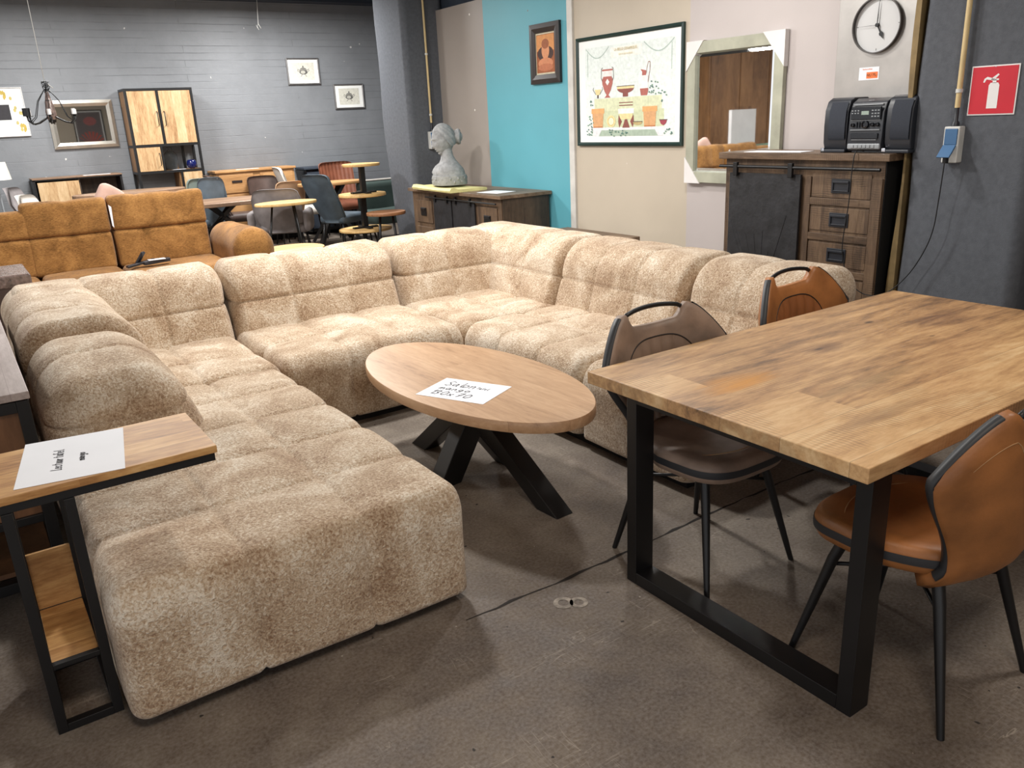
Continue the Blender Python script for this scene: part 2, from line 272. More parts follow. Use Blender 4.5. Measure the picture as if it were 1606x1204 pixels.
# ------------------------------------------------------------------ mesh helpers
class MB:
    def __init__(s): s.v = []; s.f = []; s.mi = []
    def add(s, vs, fs, mi=0):
        b = len(s.v); s.v += [tuple(q) for q in vs]; s.f += [tuple(i+b for i in q) for q in fs]; s.mi += [mi]*len(fs); return s
    def box(s, x0, y0, z0, x1, y1, z1, mi=0):
        return s.add([(x0, y0, z0), (x1, y0, z0), (x1, y1, z0), (x0, y1, z0), (x0, y0, z1), (x1, y0, z1), (x1, y1, z1), (x0, y1, z1)],
                     [(0, 3, 2, 1), (4, 5, 6, 7), (0, 1, 5, 4), (1, 2, 6, 5), (2, 3, 7, 6), (3, 0, 4, 7)], mi)
    def bar(s, a, b, wx, wy, mi=0, roll=0):
        a = Vector(a); b = Vector(b); d = (b-a).normalized()
        ref = Vector((0, 0, 1)) if abs(d.z) < .95 else Vector((0, 1, 0))
        u = d.cross(ref).normalized(); v = u.cross(d)
        if roll: q = Matrix.Rotation(roll, 3, d); u = q@u; v = q@v
        P = [a+u*sx*wx/2+v*sy_*wy/2 for sx, sy_ in ((-1, -1), (1, -1), (1, 1), (-1, 1))]+[b+u*sx*wx/2+v*sy_*wy/2 for sx, sy_ in ((-1, -1), (1, -1), (1, 1), (-1, 1))]
        return s.add(P, [(0, 3, 2, 1), (4, 5, 6, 7), (0, 1, 5, 4), (1, 2, 6, 5), (2, 3, 7, 6), (3, 0, 4, 7)], mi)
    def tube(s, pts, r, n=10, mi=0, closed=False):
        pts = [Vector(q) for q in pts]; rs = r if isinstance(r, (list, tuple)) else [r]*len(pts)
        vs = []; K = len(pts); pu = None
        for i, q in enumerate(pts):
            if closed: d = (pts[(i+1) % K]-pts[i-1]).normalized()
            else: d = (pts[min(i+1, K-1)]-pts[max(i-1, 0)]).normalized()
            if pu is None:
                ref = Vector((0, 0, 1)) if abs(d.z) < .9 else Vector((1, 0, 0)); u = d.cross(ref).normalized()
            else: u = (pu-d*pu.dot(d)).normalized()
            pu = u; v = d.cross(u)
            for k in range(n):
                a = 2*PI*k/n; vs.append(q+(u*math.cos(a)+v*math.sin(a))*rs[i])
        fs = []
        for i in range(K if closed else K-1):
            for k in range(n):
                j = (i+1) % K
                fs.append((i*n+k, i*n+(k+1) % n, j*n+(k+1) % n, j*n+k))
        if not closed: fs += [tuple(range(n-1, -1, -1)), tuple((K-1)*n+k for k in range(n))]
        return s.add(vs, fs, mi)
    def lathe(s, prof, c=(0, 0, 0), n=24, mi=0, sx=1, sy_=1):
        vs = []; fs = []
        for r, z in prof:
            for k in range(n):
                a = 2*PI*k/n; vs.append((c[0]+r*math.cos(a)*sx, c[1]+r*math.sin(a)*sy_, c[2]+z))
        K = len(prof)
        for i in range(K-1):
            for k in range(n): fs.append((i*n+k, i*n+(k+1) % n, (i+1)*n+(k+1) % n, (i+1)*n+k))
        fs += [tuple(range(n-1, -1, -1)), tuple((K-1)*n+k for k in range(n))]
        return s.add(vs, fs, mi)
    def prism(s, pts, z0, z1, mi=0, M3=None):
        K = len(pts); vs = [(x, y, z0) for x, y in pts]+[(x, y, z1) for x, y in pts]
        if M3: vs = [M3(*q) for q in vs]
        return s.add(vs, [tuple(range(K-1, -1, -1)), tuple(range(K, 2*K))]+[(k, (k+1) % K, K+(k+1) % K, K+k) for k in range(K)], mi)
    def ball(s, c, rx, ry=None, rz=None, nu=20, nv=12, mi=0):
        ry = ry or rx; rz = rz or rx; vs = [(c[0], c[1], c[2]-rz)]
        for j in range(1, nv):
            b = -PI/2+PI*j/nv
            for k in range(nu):
                a = 2*PI*k/nu; vs.append((c[0]+rx*math.cos(b)*math.cos(a), c[1]+ry*math.cos(b)*math.sin(a), c[2]+rz*math.sin(b)))
        vs.append((c[0], c[1], c[2]+rz)); fs = [(0, 1+(k+1) % nu, 1+k) for k in range(nu)]
        for j in range(nv-2):
            for k in range(nu): fs.append((1+j*nu+k, 1+j*nu+(k+1) % nu, 1+(j+1)*nu+(k+1) % nu, 1+(j+1)*nu+k))
        t = len(vs)-1; o = 1+(nv-2)*nu; fs += [(o+k, o+(k+1) % nu, t) for k in range(nu)]
        return s.add(vs, fs, mi)
    def build(s, name, mats, parent=None, smooth=False, bev=0, sub=0, seg=2, loc=None):
        me = bpy.data.meshes.new(name); me.from_pydata(s.v, [], s.f); me.update()
        if not isinstance(mats, (list, tuple)): mats = [mats]
        for q in mats: me.materials.append(q)
        if len(mats) > 1: me.polygons.foreach_set('material_index', s.mi)
        if smooth: me.polygons.foreach_set('use_smooth', [True]*len(me.polygons))
        o = bpy.data.objects.new(name, me); C.objects.link(o)
        if parent: o.parent = parent
        if loc: o.location = loc
        if bev:
            b = o.modifiers.new('bevel', 'BEVEL'); b.width = bev; b.segments = seg; b.limit_method = 'ANGLE'; b.angle_limit = math.radians(40)
            if not smooth:
                me.polygons.foreach_set('use_smooth', [True]*len(me.polygons))
                wn = o.modifiers.new('wn', 'WEIGHTED_NORMAL'); wn.keep_sharp = True
        if smooth == 'auto':
            e = o.modifiers.new('es', 'EDGE_SPLIT'); e.split_angle = math.radians(38)
        if sub:
            q = o.modifiers.new('sub', 'SUBSURF'); q.levels = sub; q.render_levels = sub
        return o

def thing(name, label, cat, loc=(0, 0, 0), rotz=0, group=None):
    o = bpy.data.objects.new(name, None); C.objects.link(o); o.location = loc; o.rotation_euler = (0, 0, rotz); o.empty_display_size = .1
    o['label'] = label; o['category'] = cat
    if group: o['group'] = group
    return o
def tag(o, label, cat, group=None):
    o['label'] = label; o['category'] = cat
    if group: o['group'] = group
    return o
def struct(o): o['kind'] = 'structure'; return o
def dup(root, loc, rotz, label, group=None):
    r = root.copy(); C.objects.link(r); r.location = loc; r.rotation_euler = (0, 0, rotz); r['label'] = label
    if group: r['group'] = group
    def rec(a, b):
        for ch in a.children:
            c = ch.copy(); C.objects.link(c); c.parent = b; rec(ch, c)
    rec(root, r); return r
SPLIT = {'side_panel', 'shelf', 'base_frame', 'door', 'stile', 'rail_board', 'trim_strip', 'backrest_support'}
def B(name, mat, parent, *bx, bev=0, **k):
    if name in SPLIT and len(bx) > 1:
        for b in bx: o = B(name, mat, parent, b, bev=bev, **k)
        return o
    mb = MB()
    for b in bx: mb.box(*b)
    return mb.build(name, mat, parent, bev=bev, **k)
def reorigin(o):
    """move a mesh's origin to its lower bounding box centre"""
    me = o.data; n = len(me.vertices); a = np.empty(n*3); me.vertices.foreach_get('co', a); a = a.reshape(-1, 3)
    c = (a.min(0)+a.max(0))/2; c[2] = a[:, 2].min(); a -= c; me.vertices.foreach_set('co', a.ravel()); o.location = Vector(o.location)+Vector(c); me.update()
    return o

# padded, tufted block: rounded box, pinched along seam planes
def pad(name, mat, parent, lo, hi, r, seams, res=.0105, puff=.012, crease=.010, wp=.055, wc=.009, warp=None, crown=0):
    lo = np.array(lo, float); hi = np.array(hi, float); r = np.array(r, float)
    n = np.maximum(2, np.round((hi-lo)/res).astype(int))
    V = []; Fc = []; base = 0
    for a in range(3):
        b, c = [(1, 2), (2, 0), (0, 1)][a]
        for sgn in (0, 1):
            if a == 2 and sgn == 0: nb, nc = 2, 2
            else: nb, nc = n[b], n[c]
            tb = np.linspace(lo[b], hi[b], n[b]+1); tc_ = np.linspace(lo[c], hi[c], n[c]+1)
            gb, gc = np.meshgrid(tb, tc_, indexing='ij')
            P = np.zeros(gb.shape+(3,)); P[..., b] = gb; P[..., c] = gc; P[..., a] = hi[a] if sgn else lo[a]
            V.append(P.reshape(-1, 3)); W = len(tc_)
            i, j = np.meshgrid(np.arange(len(tb)-1), np.arange(W-1), indexing='ij'); q = base+i*W+j
            quad = np.stack([q, q+W, q+W+1, q+1], -1).reshape(-1, 4)
            if not sgn: quad = quad[:, ::-1]
            Fc.append(quad); base += len(V[-1])
    V = np.concatenate(V); Fc = np.concatenate(Fc)
    # merge duplicates
    key = np.round((V-lo)/ (hi-lo)*1e5).astype(np.int64); _, idx, inv = np.unique(key, axis=0, return_index=True, return_inverse=True); inv = inv.ravel()
    V = V[idx]; Fc = inv[Fc]
    rl = r.copy(); rl[2] = min(r[2], .03)
    inner = np.clip(V, lo+rl, hi-r); rv = np.tile(r, (len(V), 1)); rv[V[:, 2] < inner[:, 2], 2] = rl[2]
    d = (V-inner)/np.where(V < inner, rl, r); ln = np.linalg.norm(d, axis=1, keepdims=True); ln[ln == 0] = 1; nn = d/ln
    rr_ = np.where(V < inner, rl, r); P = inner+nn*rr_; nrm = nn/rr_; nrm /= np.linalg.norm(nrm, axis=1, keepdims=True)+1e-9
    fac_p = np.ones(len(P)); fac_c = np.zeros(len(P))
    for a in range(3):
        if not seams[a]: continue
        dist = np.min(np.abs(P[:, a:a+1]-np.array(seams[a])[None]), axis=1)
        wgt = np.clip(1-np.abs(nrm[:, a])**2*1.2, 0, 1)
        if a == 2: wgt = wgt*(P[:, 2] > lo[2]+.02)
        fac_p *= 1-wgt*np.exp(-(dist/wp)**2); fac_c = np.maximum(fac_c, wgt*np.exp(-(dist/wc)**2))
    for a in (0, 1):   # edges count as seams for the puff
        dist = np.minimum(P[:, a]-lo[a], hi[a]-P[:, a]); wgt = np.clip(1-np.abs(nrm[:, a])**2*1.2, 0, 1)
        fac_p *= 1-.35*wgt*np.exp(-(dist/wp)**2)
    bz = np.clip((P[:, 2]-lo[2])/.12, 0, 1); fac_p = .6+(fac_p-.6)*bz
    P = P+nrm*(puff*(fac_p-.6)-crease*fac_c)[:, None]
    rng = np.random.RandomState(int(abs(lo.sum()*1000)) % 9999)
    ph = rng.rand(6)*6.28
    wob = .0025*(np.sin(P[:, 0]*9+ph[0])*np.sin(P[:, 1]*8+ph[1])+np.sin(P[:, 2]*11+P[:, 0]*6+ph[2]))
    P += nrm*wob[:, None]
    if crown:
        u = (P[:, 0]-lo[0])/(hi[0]-lo[0]); v = (P[:, 1]-lo[1])/(hi[1]-lo[1]); t = np.clip((P[:, 2]-lo[2])/(hi[2]-lo[2]), 0, 1)
        P[:, 2] += crown*t*np.clip(np.sin(PI*np.clip(u, 0, 1)), 0, 1)**.5*np.clip(np.sin(PI*np.clip(v, 0, 1)), 0, 1)**.5
    if warp: P = warp(P)
    me = bpy.data.meshes.new(name); me.from_pydata(P.tolist(), [], Fc.tolist()); me.update(); me.polygons.foreach_set('use_smooth', [True]*len(me.polygons)); me.materials.append(mat)
    o = bpy.data.objects.new(name, me); C.objects.link(o); o.parent = parent
    return o

# ------------------------------------------------------------------ the room
struct(B('floor', M['floor'], None, (-7, -3, -.1, 6.6, 12.5, 0)))
struct(B('wall_back', M['brick'], None, (-7, 12.3, 0, 6.6, 12.5, 3.3)))
struct(B('wall_right', M['darkwall'], None, (5.25, -3, 0, 5.35, 9.3, 3.3)))
struct(B('wall_right', M['darkwall'], None, (6.5, 9.3, 0, 6.6, 12.3, 3.3)))
struct(B('wall_front', M['darkwall'], None, (5.35, 9.2, 0, 6.6, 9.3, 3.3)))
struct(B('ceiling', M['ceil'], None, (-7, -3, 3.3, 6.6, 12.5, 3.4)))
struct(B('trim_1', M['darkwall'], None, (-7, 12.05, 3.25, 6.5, 12.3, 3.3)))
struct(B('wall_right_board', M['taupewall'], None, (5.15, 7.95, 0, 5.2, 9.3, 2.77)))
struct(B('wall_right_board', M['turq'], None, (5.14, 6.5, 0, 5.2, 7.95, 3.3)))
struct(B('wall_right_board', M['beige'], None, (5.15, 4.95, 0, 5.2, 6.42, 3.3)))
struct(B('wall_right_board', M['pink'], None, (5.145, 2.6, 0, 5.2, 4.95, 3.3)))
struct(B('wall_near', M['beige'], None, (.6, -2.9, 0, 5.25, -2.8, 3.3)))
struct(B('trim_2', M['trim'], None, (5.125, 6.42, 0, 5.2, 6.5, 3.3), bev=.004))
# felt clad columns
def felt(name, x0, y0, y1, flare):
    mb = MB(); nz = 16; ring = []
    for i in range(nz+1):
        z = 3.3*i/nz; fl = flare*max(0, 1-z/1.7)**2; wob = .012*math.sin(z*5)
        ring += [(5.25, y0, z), (x0, y0+.0, z), (x0, y1-fl+wob, z), (5.25, y1, z)]
    vs = ring; fs = []
    for i in range(nz):
        for k in range(4): fs.append((i*4+k, (i+1)*4+k, (i+1)*4+(k+1) % 4, i*4+(k+1) % 4))
    mb.add(vs, fs); return struct(mb.build(name, M['felt'], None, bev=.07, seg=5))
felt('trim_3', 4.7, 8.97, 9.72, .22)
felt('trim_4', 4.85, 2.15, 2.86, 0)
mb = MB()
for i in range(24):
    z0, z1 = 3.3*i/24, 3.3*(i+1)/24
    f = lambda z: .012*math.sin(z*4.2)+.02*max(0, 1-z/1.2)
    mb.add([(4.84, 2.86, z0), (4.84, 2.885+f(z0), z0), (5.14, 2.91, z0), (4.84, 2.86, z1), (4.84, 2.885+f(z1), z1), (5.14, 2.91, z1)], [(0, 1, 4, 3), (1, 2, 5, 4), (0, 3, 5, 2)])
struct(mb.build('trim_5', M['ply'], None))
struct(B('trim_6', M['postwood'], None, (4.93, 1.98, 0, 5.0, 2.06, 3.3), bev=.004))
struct(B('trim_7', M['postwood'], None, (4.95, 1.2, 0, 5.02, 1.84, 2.6), bev=.004))
mb = MB(); pts = []; random.seed(4)
N_ = 60; yy = 2.03; a = []; b = []
for i in range(N_+1):
    x = 1.12+3.6*i/N_; y = 2.03+.012*math.sin(x*3)+random.uniform(-.005, .005); wd = random.uniform(.001, .009)
    a.append((x, y-wd, .0012)); b.append((x, y+wd, .0012))
mb.add(a+b, [(i, i+1, N_+2+i, N_+1+i) for i in range(N_)]); struct(mb.build('trim_8', plain('joint dirt', (38, 32, 28), .9), None))
# faded number 8 sprayed on the floor
mb = MB()
for (cx_, cy_, r) in ((1.432, 1.905, .033), (1.475, 1.875, .03)):
    n = 20; o_ = [(cx_+r*1.05*math.cos(2*PI*k/n), cy_+r*1.05*math.sin(2*PI*k/n), .0012) for k in range(n)]; i_ = [(cx_+r*.55*math.cos(2*PI*k/n), cy_+r*.55*math.sin(2*PI*k/n), .0012) for k in range(n)]
    mb.add(o_+i_, [(k, (k+1) % n, n+(k+1) % n, n+k) for k in range(n)])
tag(mb.build('floor_marking', plain('faded spray paint', (150, 141, 130), .8, 0, .2, 40), None), 'faded white figure eight sprayed on the concrete floor', 'floor marking')

# ------------------------------------------------------------------ sectional sofa
sofa = thing('sectional_sofa', 'large cream fluffy U-shaped tufted sectional sofa around the oval coffee table', 'sofa', (0, 0, 0))
CR = M['cream']
def seat(lo, hi, sx, sy_, r=(.07, .07, .11), crown=.015): return pad('seat', CR, sofa, lo, hi, r, (sx, sy_, []), crown=crown)
X1 = [.49, .85]
seat((.125, 2.115, .025), (1.205, 3.94, .43), X1, [2.5, 2.86, 3.22, 3.58], (.045, .06, .11), .015)
seat((.13, 3.95, .03), (1.24, 4.9, .42), X1, [4.33], (.06, .07, .1))
seat((1.25, 3.97, .03), (2.34, 4.9, .425), [1.62, 1.98], [4.38], (.05, .09, .12), .025)
seat((2.35, 4.03, .03), (3.2, 4.9, .42), [2.75], [4.42], (.06, .06, .1))
seat((2.33, 2.95, .03), (3.2, 4.02, .43), [2.75], [3.66, 3.3], (.1, .05, .12), .02)
seat((2.33, 2.2, .03), (3.2, 2.94, .43), [2.75], [2.58], (.1, .06, .12), .02)
def back(lo, hi, seams, side, lean=.15, r=None, name='backrest'):
    H_ = .81
    def wp_(P):
        P = P.copy()
        if name == 'sloped': P[:, 2] -= .07*np.clip((3.7-P[:, 1])/.45, 0, 1)**2*np.clip((P[:, 2]-.3)/.4, 0, 1)
        t = np.clip((P[:, 2]-.35)/(H_-.35), 0, 1)
        if side == 'y': u = np.clip((hi[1]-P[:, 1])/(hi[1]-lo[1]), 0, 1); P[:, 1] += lean*t*u
        if side == 'x': u = np.clip((hi[0]-P[:, 0])/(hi[0]-lo[0]), 0, 1); P[:, 0] += lean*t*u
        if side == '-x': u = np.clip((P[:, 0]-lo[0])/(hi[0]-lo[0]), 0, 1); P[:, 0] -= lean*t*u
        return P
    return pad('backrest', CR, sofa, lo, hi, r, seams, puff=.0075, crease=.011, warp=wp_)
zb = .2; zt = .82
# left
back((.12, 3.22, zb), (.71, 3.94, zt-.05), ([], [3.58], [.60]), '-x', .13, (.20, .12, .18), 'sloped')
back((.12, 3.95, zb), (.71, 5.2, zt), ([], [4.31, 4.68], [.60]), '-x', .13, (.20, .05, .15))
# rear
back((.16, 4.72, zb), (1.25, 5.26, zt), ([.52, .88], [], [.60]), 'y', .15, (.07, .17, .14))
back((1.26, 4.72, zb), (2.35, 5.26, zt), ([1.62, 1.99], [], [.60]), 'y', .15, (.07, .17, .14))
back((2.36, 4.72, zb), (3.5, 5.26, zt), ([2.74, 3.12], [], [.60]), 'y', .15, (.07, .17, .14))
# right
back((2.98, 4.05, zb), (3.56, 5.25, zt), ([], [4.42], [.60]), 'x', .15, (.19, .06, .14))
back((2.98, 2.98, zb), (3.56, 4.04, zt), ([], [3.34, 3.69], [.60]), 'x', .15, (.19, .05, .14))
back((2.98, 2.25, zb), (3.56, 2.97, zt), ([], [2.62], [.60]), 'x', .15, (.19, .07, .14))
B('plinth', M['black2'], sofa, (.17, 2.19, 0, 1.15, 4.95, .05), (1.15, 4.02, 0, 3.5, 5.2, .05), (2.39, 2.26, 0, 3.5, 4.02, .05))
B('plinth', M['black2'], sofa, (.17, 4.0, 0, 1.15, 5.2, .2), (1.2, 4.8, .05, 3.5, 5.2, .2), (3.1, 2.3, .05, 3.5, 4.8, .2))

# ------------------------------------------------------------------ oval coffee table and note
ct = thing('coffee_table', 'oval mango wood coffee table on black crossed steel legs, inside the U of the sofa', 'coffee table', (1.775, 3.01, 0), math.radians(2.5))
mb = MB(); n = 96; ra, rb = .36, .74
def ring(k, z): return [(ra*k*math.cos(2*PI*i/n), (rb-(1-k)*ra)*math.sin(2*PI*i/n), z) for i in range(n)]
R_ = [ring(.965, .422), ring(.992, .426), ring(1, .434), ring(1, .463), ring(.99, .470)]
vs = sum(R_, []); fs = [tuple(range(n-1, -1, -1))]+[((i*n)+k, i*n+(k+1) % n, (i+1)*n+(k+1) % n, (i+1)*n+k) for i in range(4) for k in range(n)]+[tuple(4*n+k for k in range(n))]
mb.add(vs, fs); mb.build('tabletop', M['coffeetop'], ct, smooth='auto')
for (dx, dy, k) in ((.02, -.62, 1), (0, .52, 1), (.27, 0.0, .9), (-.25, -.02, .9)):
    a0 = Vector((-dx*.28, -dy*.28, .395)); b0 = Vector((dx, dy, .03))
    mb = MB(); ln = math.hypot(dx, dy); ux, uy = dx/ln, dy/ln; px_, py_ = -uy*.045, ux*.045
    t = .05
    # slab cut level at floor and under the top
    P = []
    for sgn in (-1, 1):
        for (q, z) in ((Vector((-ux*.16, -uy*.16)), .422), (Vector((-ux*.02, -uy*.02)), .422), (Vector((dx, dy)), .0), (Vector((dx-ux*.13, dy-uy*.13)), .0)):
            P.append((q.x+px_*sgn, q.y+py_*sgn, z))
    mb.add(P, [(0, 1, 2, 3), (7, 6, 5, 4), (0, 4, 5, 1), (1, 5, 6, 2), (2, 6, 7, 3), (3, 7, 4, 0)])
    mb.build('leg', M['black'], ct, bev=.004)
B('mounting_plate', M['black'], ct, (-.2, -.2, .414, .2, .2, .423))

# handwriting: strokes on a sheet
GL = {
 'S': [[(.8, .9), (.45, 1), (.15, .8), (.3, .55), (.7, .4), (.75, .12), (.4, 0), (.05, .12)]],
 'a': [[(.7, .5), (.4, .6), (.1, .35), (.2, .05), (.5, .1), (.7, .45), (.7, .1), (.85, 0)]],
 'l': [[(.3, 1), (.25, .3), (.4, 0), (.55, .05)]], 'o': [[(.4, .55), (.1, .35), (.2, .05), (.5, 0), (.75, .25), (.65, .5), (.4, .55)]],
 'n': [[(.1, .5), (.12, 0)], [(.12, .35), (.4, .55), (.6, .45), (.65, 0)]], 'T': [[(0, 1), (.8, 1)], [(.4, 1), (.4, 0)]],
 'f': [[(.7, .95), (.45, 1), (.35, .8), (.35, 0)], [(.1, .55), (.6, .55)]], 'e': [[(.1, .3), (.6, .35), (.55, .55), (.25, .55), (.1, .25), (.3, 0), (.65, .08)]],
 'm': [[(.05, .5), (.05, 0)], [(.05, .4), (.25, .55), (.35, .4), (.35, 0)], [(.35, .4), (.6, .55), (.7, .4), (.75, 0)]],
 'g': [[(.65, .5), (.3, .55), (.1, .3), (.3, .05), (.6, .15), (.65, .5), (.6, -.25), (.35, -.4), (.1, -.25)]],
 '1': [[(.2, .75), (.45, 1), (.45, 0)]], '3': [[(.1, .9), (.5, 1), (.65, .8), (.35, .55), (.7, .35), (.5, .02), (.1, .08)]],
 '0': [[(.4, 1), (.08, .6), (.15, .12), (.5, 0), (.78, .4), (.68, .85), (.4, 1)]], 'x': [[(.1, .5), (.6, 0)], [(.6, .5), (.1, 0)]],
 '7': [[(.1, .95), (.7, 1), (.3, 0)], [(.2, .5), (.6, .5)]], 'L': [[(.2, 1), (.15, 0), (.7, .05)]], 'c': [[(.6, .5), (.3, .55), (.1, .25), (.3, 0), (.6, .08)]],
 't': [[(.35, .9), (.3, .1), (.5, 0)], [(.1, .6), (.6, .6)]], 'u': [[(.1, .55), (.12, .1), (.4, 0), (.62, .2), (.62, .55), (.65, 0)]], 'r': [[(.1, .5), (.15, 0)], [(.15, .3), (.35, .52), (.6, .48)]],
 'p': [[(.1, .5), (.1, -.4)], [(.1, .4), (.4, .55), (.65, .3), (.4, 0), (.12, .1)]], 'y': [[(.1, .5), (.3, .05)], [(.65, .5), (.2, -.4)]], '8': [[(.4, .5), (.15, .75), (.4, 1), (.65, .75), (.4, .5), (.1, .22), (.4, 0), (.7, .22), (.4, .5)]], ' ': []}
def scribble(mb, text, x, y, h, wch, th, z=.0007, slant=.15, mi=0):
    for ch in text:
        for st in GL.get(ch, []):
            P = [Vector((x+(q[0]*wch)+q[1]*h*slant, y+q[1]*h)) for q in st]
            for i in range(len(P)-1):
                d = (P[i+1]-P[i]);
                if d.length < 1e-6: continue
                d.normalize(); nrm = Vector((-d.y, d.x))*th/2
                q0 = P[i]-d*th*.3; q1 = P[i+1]+d*th*.3
                mb.add([(q0.x-nrm.x, q0.y-nrm.y, z), (q1.x-nrm.x, q1.y-nrm.y, z), (q1.x+nrm.x, q1.y+nrm.y, z), (q0.x+nrm.x, q0.y+nrm.y, z)], [(0, 1, 2, 3)], mi)
        x += wch*(.45 if ch in 'l1 ' else 1.0)
    return x
def sheet(name, label, loc, rot, w_, h_, wr, curl=0, ink='ink'):
    t = thing(name, label, 'paper note', loc, rot)
    mb = MB(); nx = 12; vs = []; th = .0008
    for k in (0, 1):
        for j in (0, 1):
            for i in range(nx+1):
                vs.append((-w_/2+w_*i/nx, -h_/2+h_*j, (th if k else 0)))
    fs = []
    for i in range(nx):
        b0 = 2*(nx+1); fs += [(b0+i, b0+i+1, b0+nx+1+i+1, b0+nx+1+i), (i, nx+1+i, nx+1+i+1, i+1)]
    fs += [tuple(list(range(0, nx+1))+[2*(nx+1)+i for i in range(nx, -1, -1)]), tuple([nx+1+i for i in range(nx, -1, -1)]+[3*(nx+1)+i for i in range(nx+1)])]
    mb.add(vs, fs); mb.build('sheet', M['paper'], t)
    for part in wr():
        if part.v: part.build('handwriting', M[ink], t)
    return t
def wr1():
    a, b_, c_ = MB(), MB(), MB()
    x = scribble(a, 'Salon', -.125, .03, .055, .036, .005, .0016); scribble(a, 'Tafel', x+.002, .034, .022, .013, .0028, .0016)
    scribble(b_, 'mango', -.12, -.02, .035, .032, .0045, .0016); scribble(c_, '130x70', -.13, -.085, .045, .038, .005, .0016)
    return a, b_, c_
sheet('paper_note', 'white paper sheet handwritten in grey lying on the oval coffee table', (1.648, 2.850, .4705), math.atan2(2.755-3.064, 1.838-1.686), .335, .24, wr1)

# ------------------------------------------------------------------ dining table
dt = thing('dining_table', 'rectangular mango wood dining table with black steel U-shaped legs at the right', 'dining table', (2.49, 1.483, 0))
B('tabletop', M['tabletop'], dt, (-.865, -.51, .718, .89, .51, .76), bev=.003)
for x0 in (-.79, .72):
    mb = MB(); y0, y1 = -.48, .40
    mb.box(x0, y0, 0, x0+.08, y0+.045, .712); mb.box(x0, y1-.045, 0, x0+.08, y1, .712); mb.box(x0, y0+.045, 0, x0+.08, y1-.045, .045); mb.box(x0, y0+.045, .667, x0+.08, y1-.045, .712)
    mb.build('leg_frame', M['black'], dt, bev=.002)
    B('mounting_plate', M['black'], dt, (x0-.01, y0, .712, x0+.09, y1, .718))

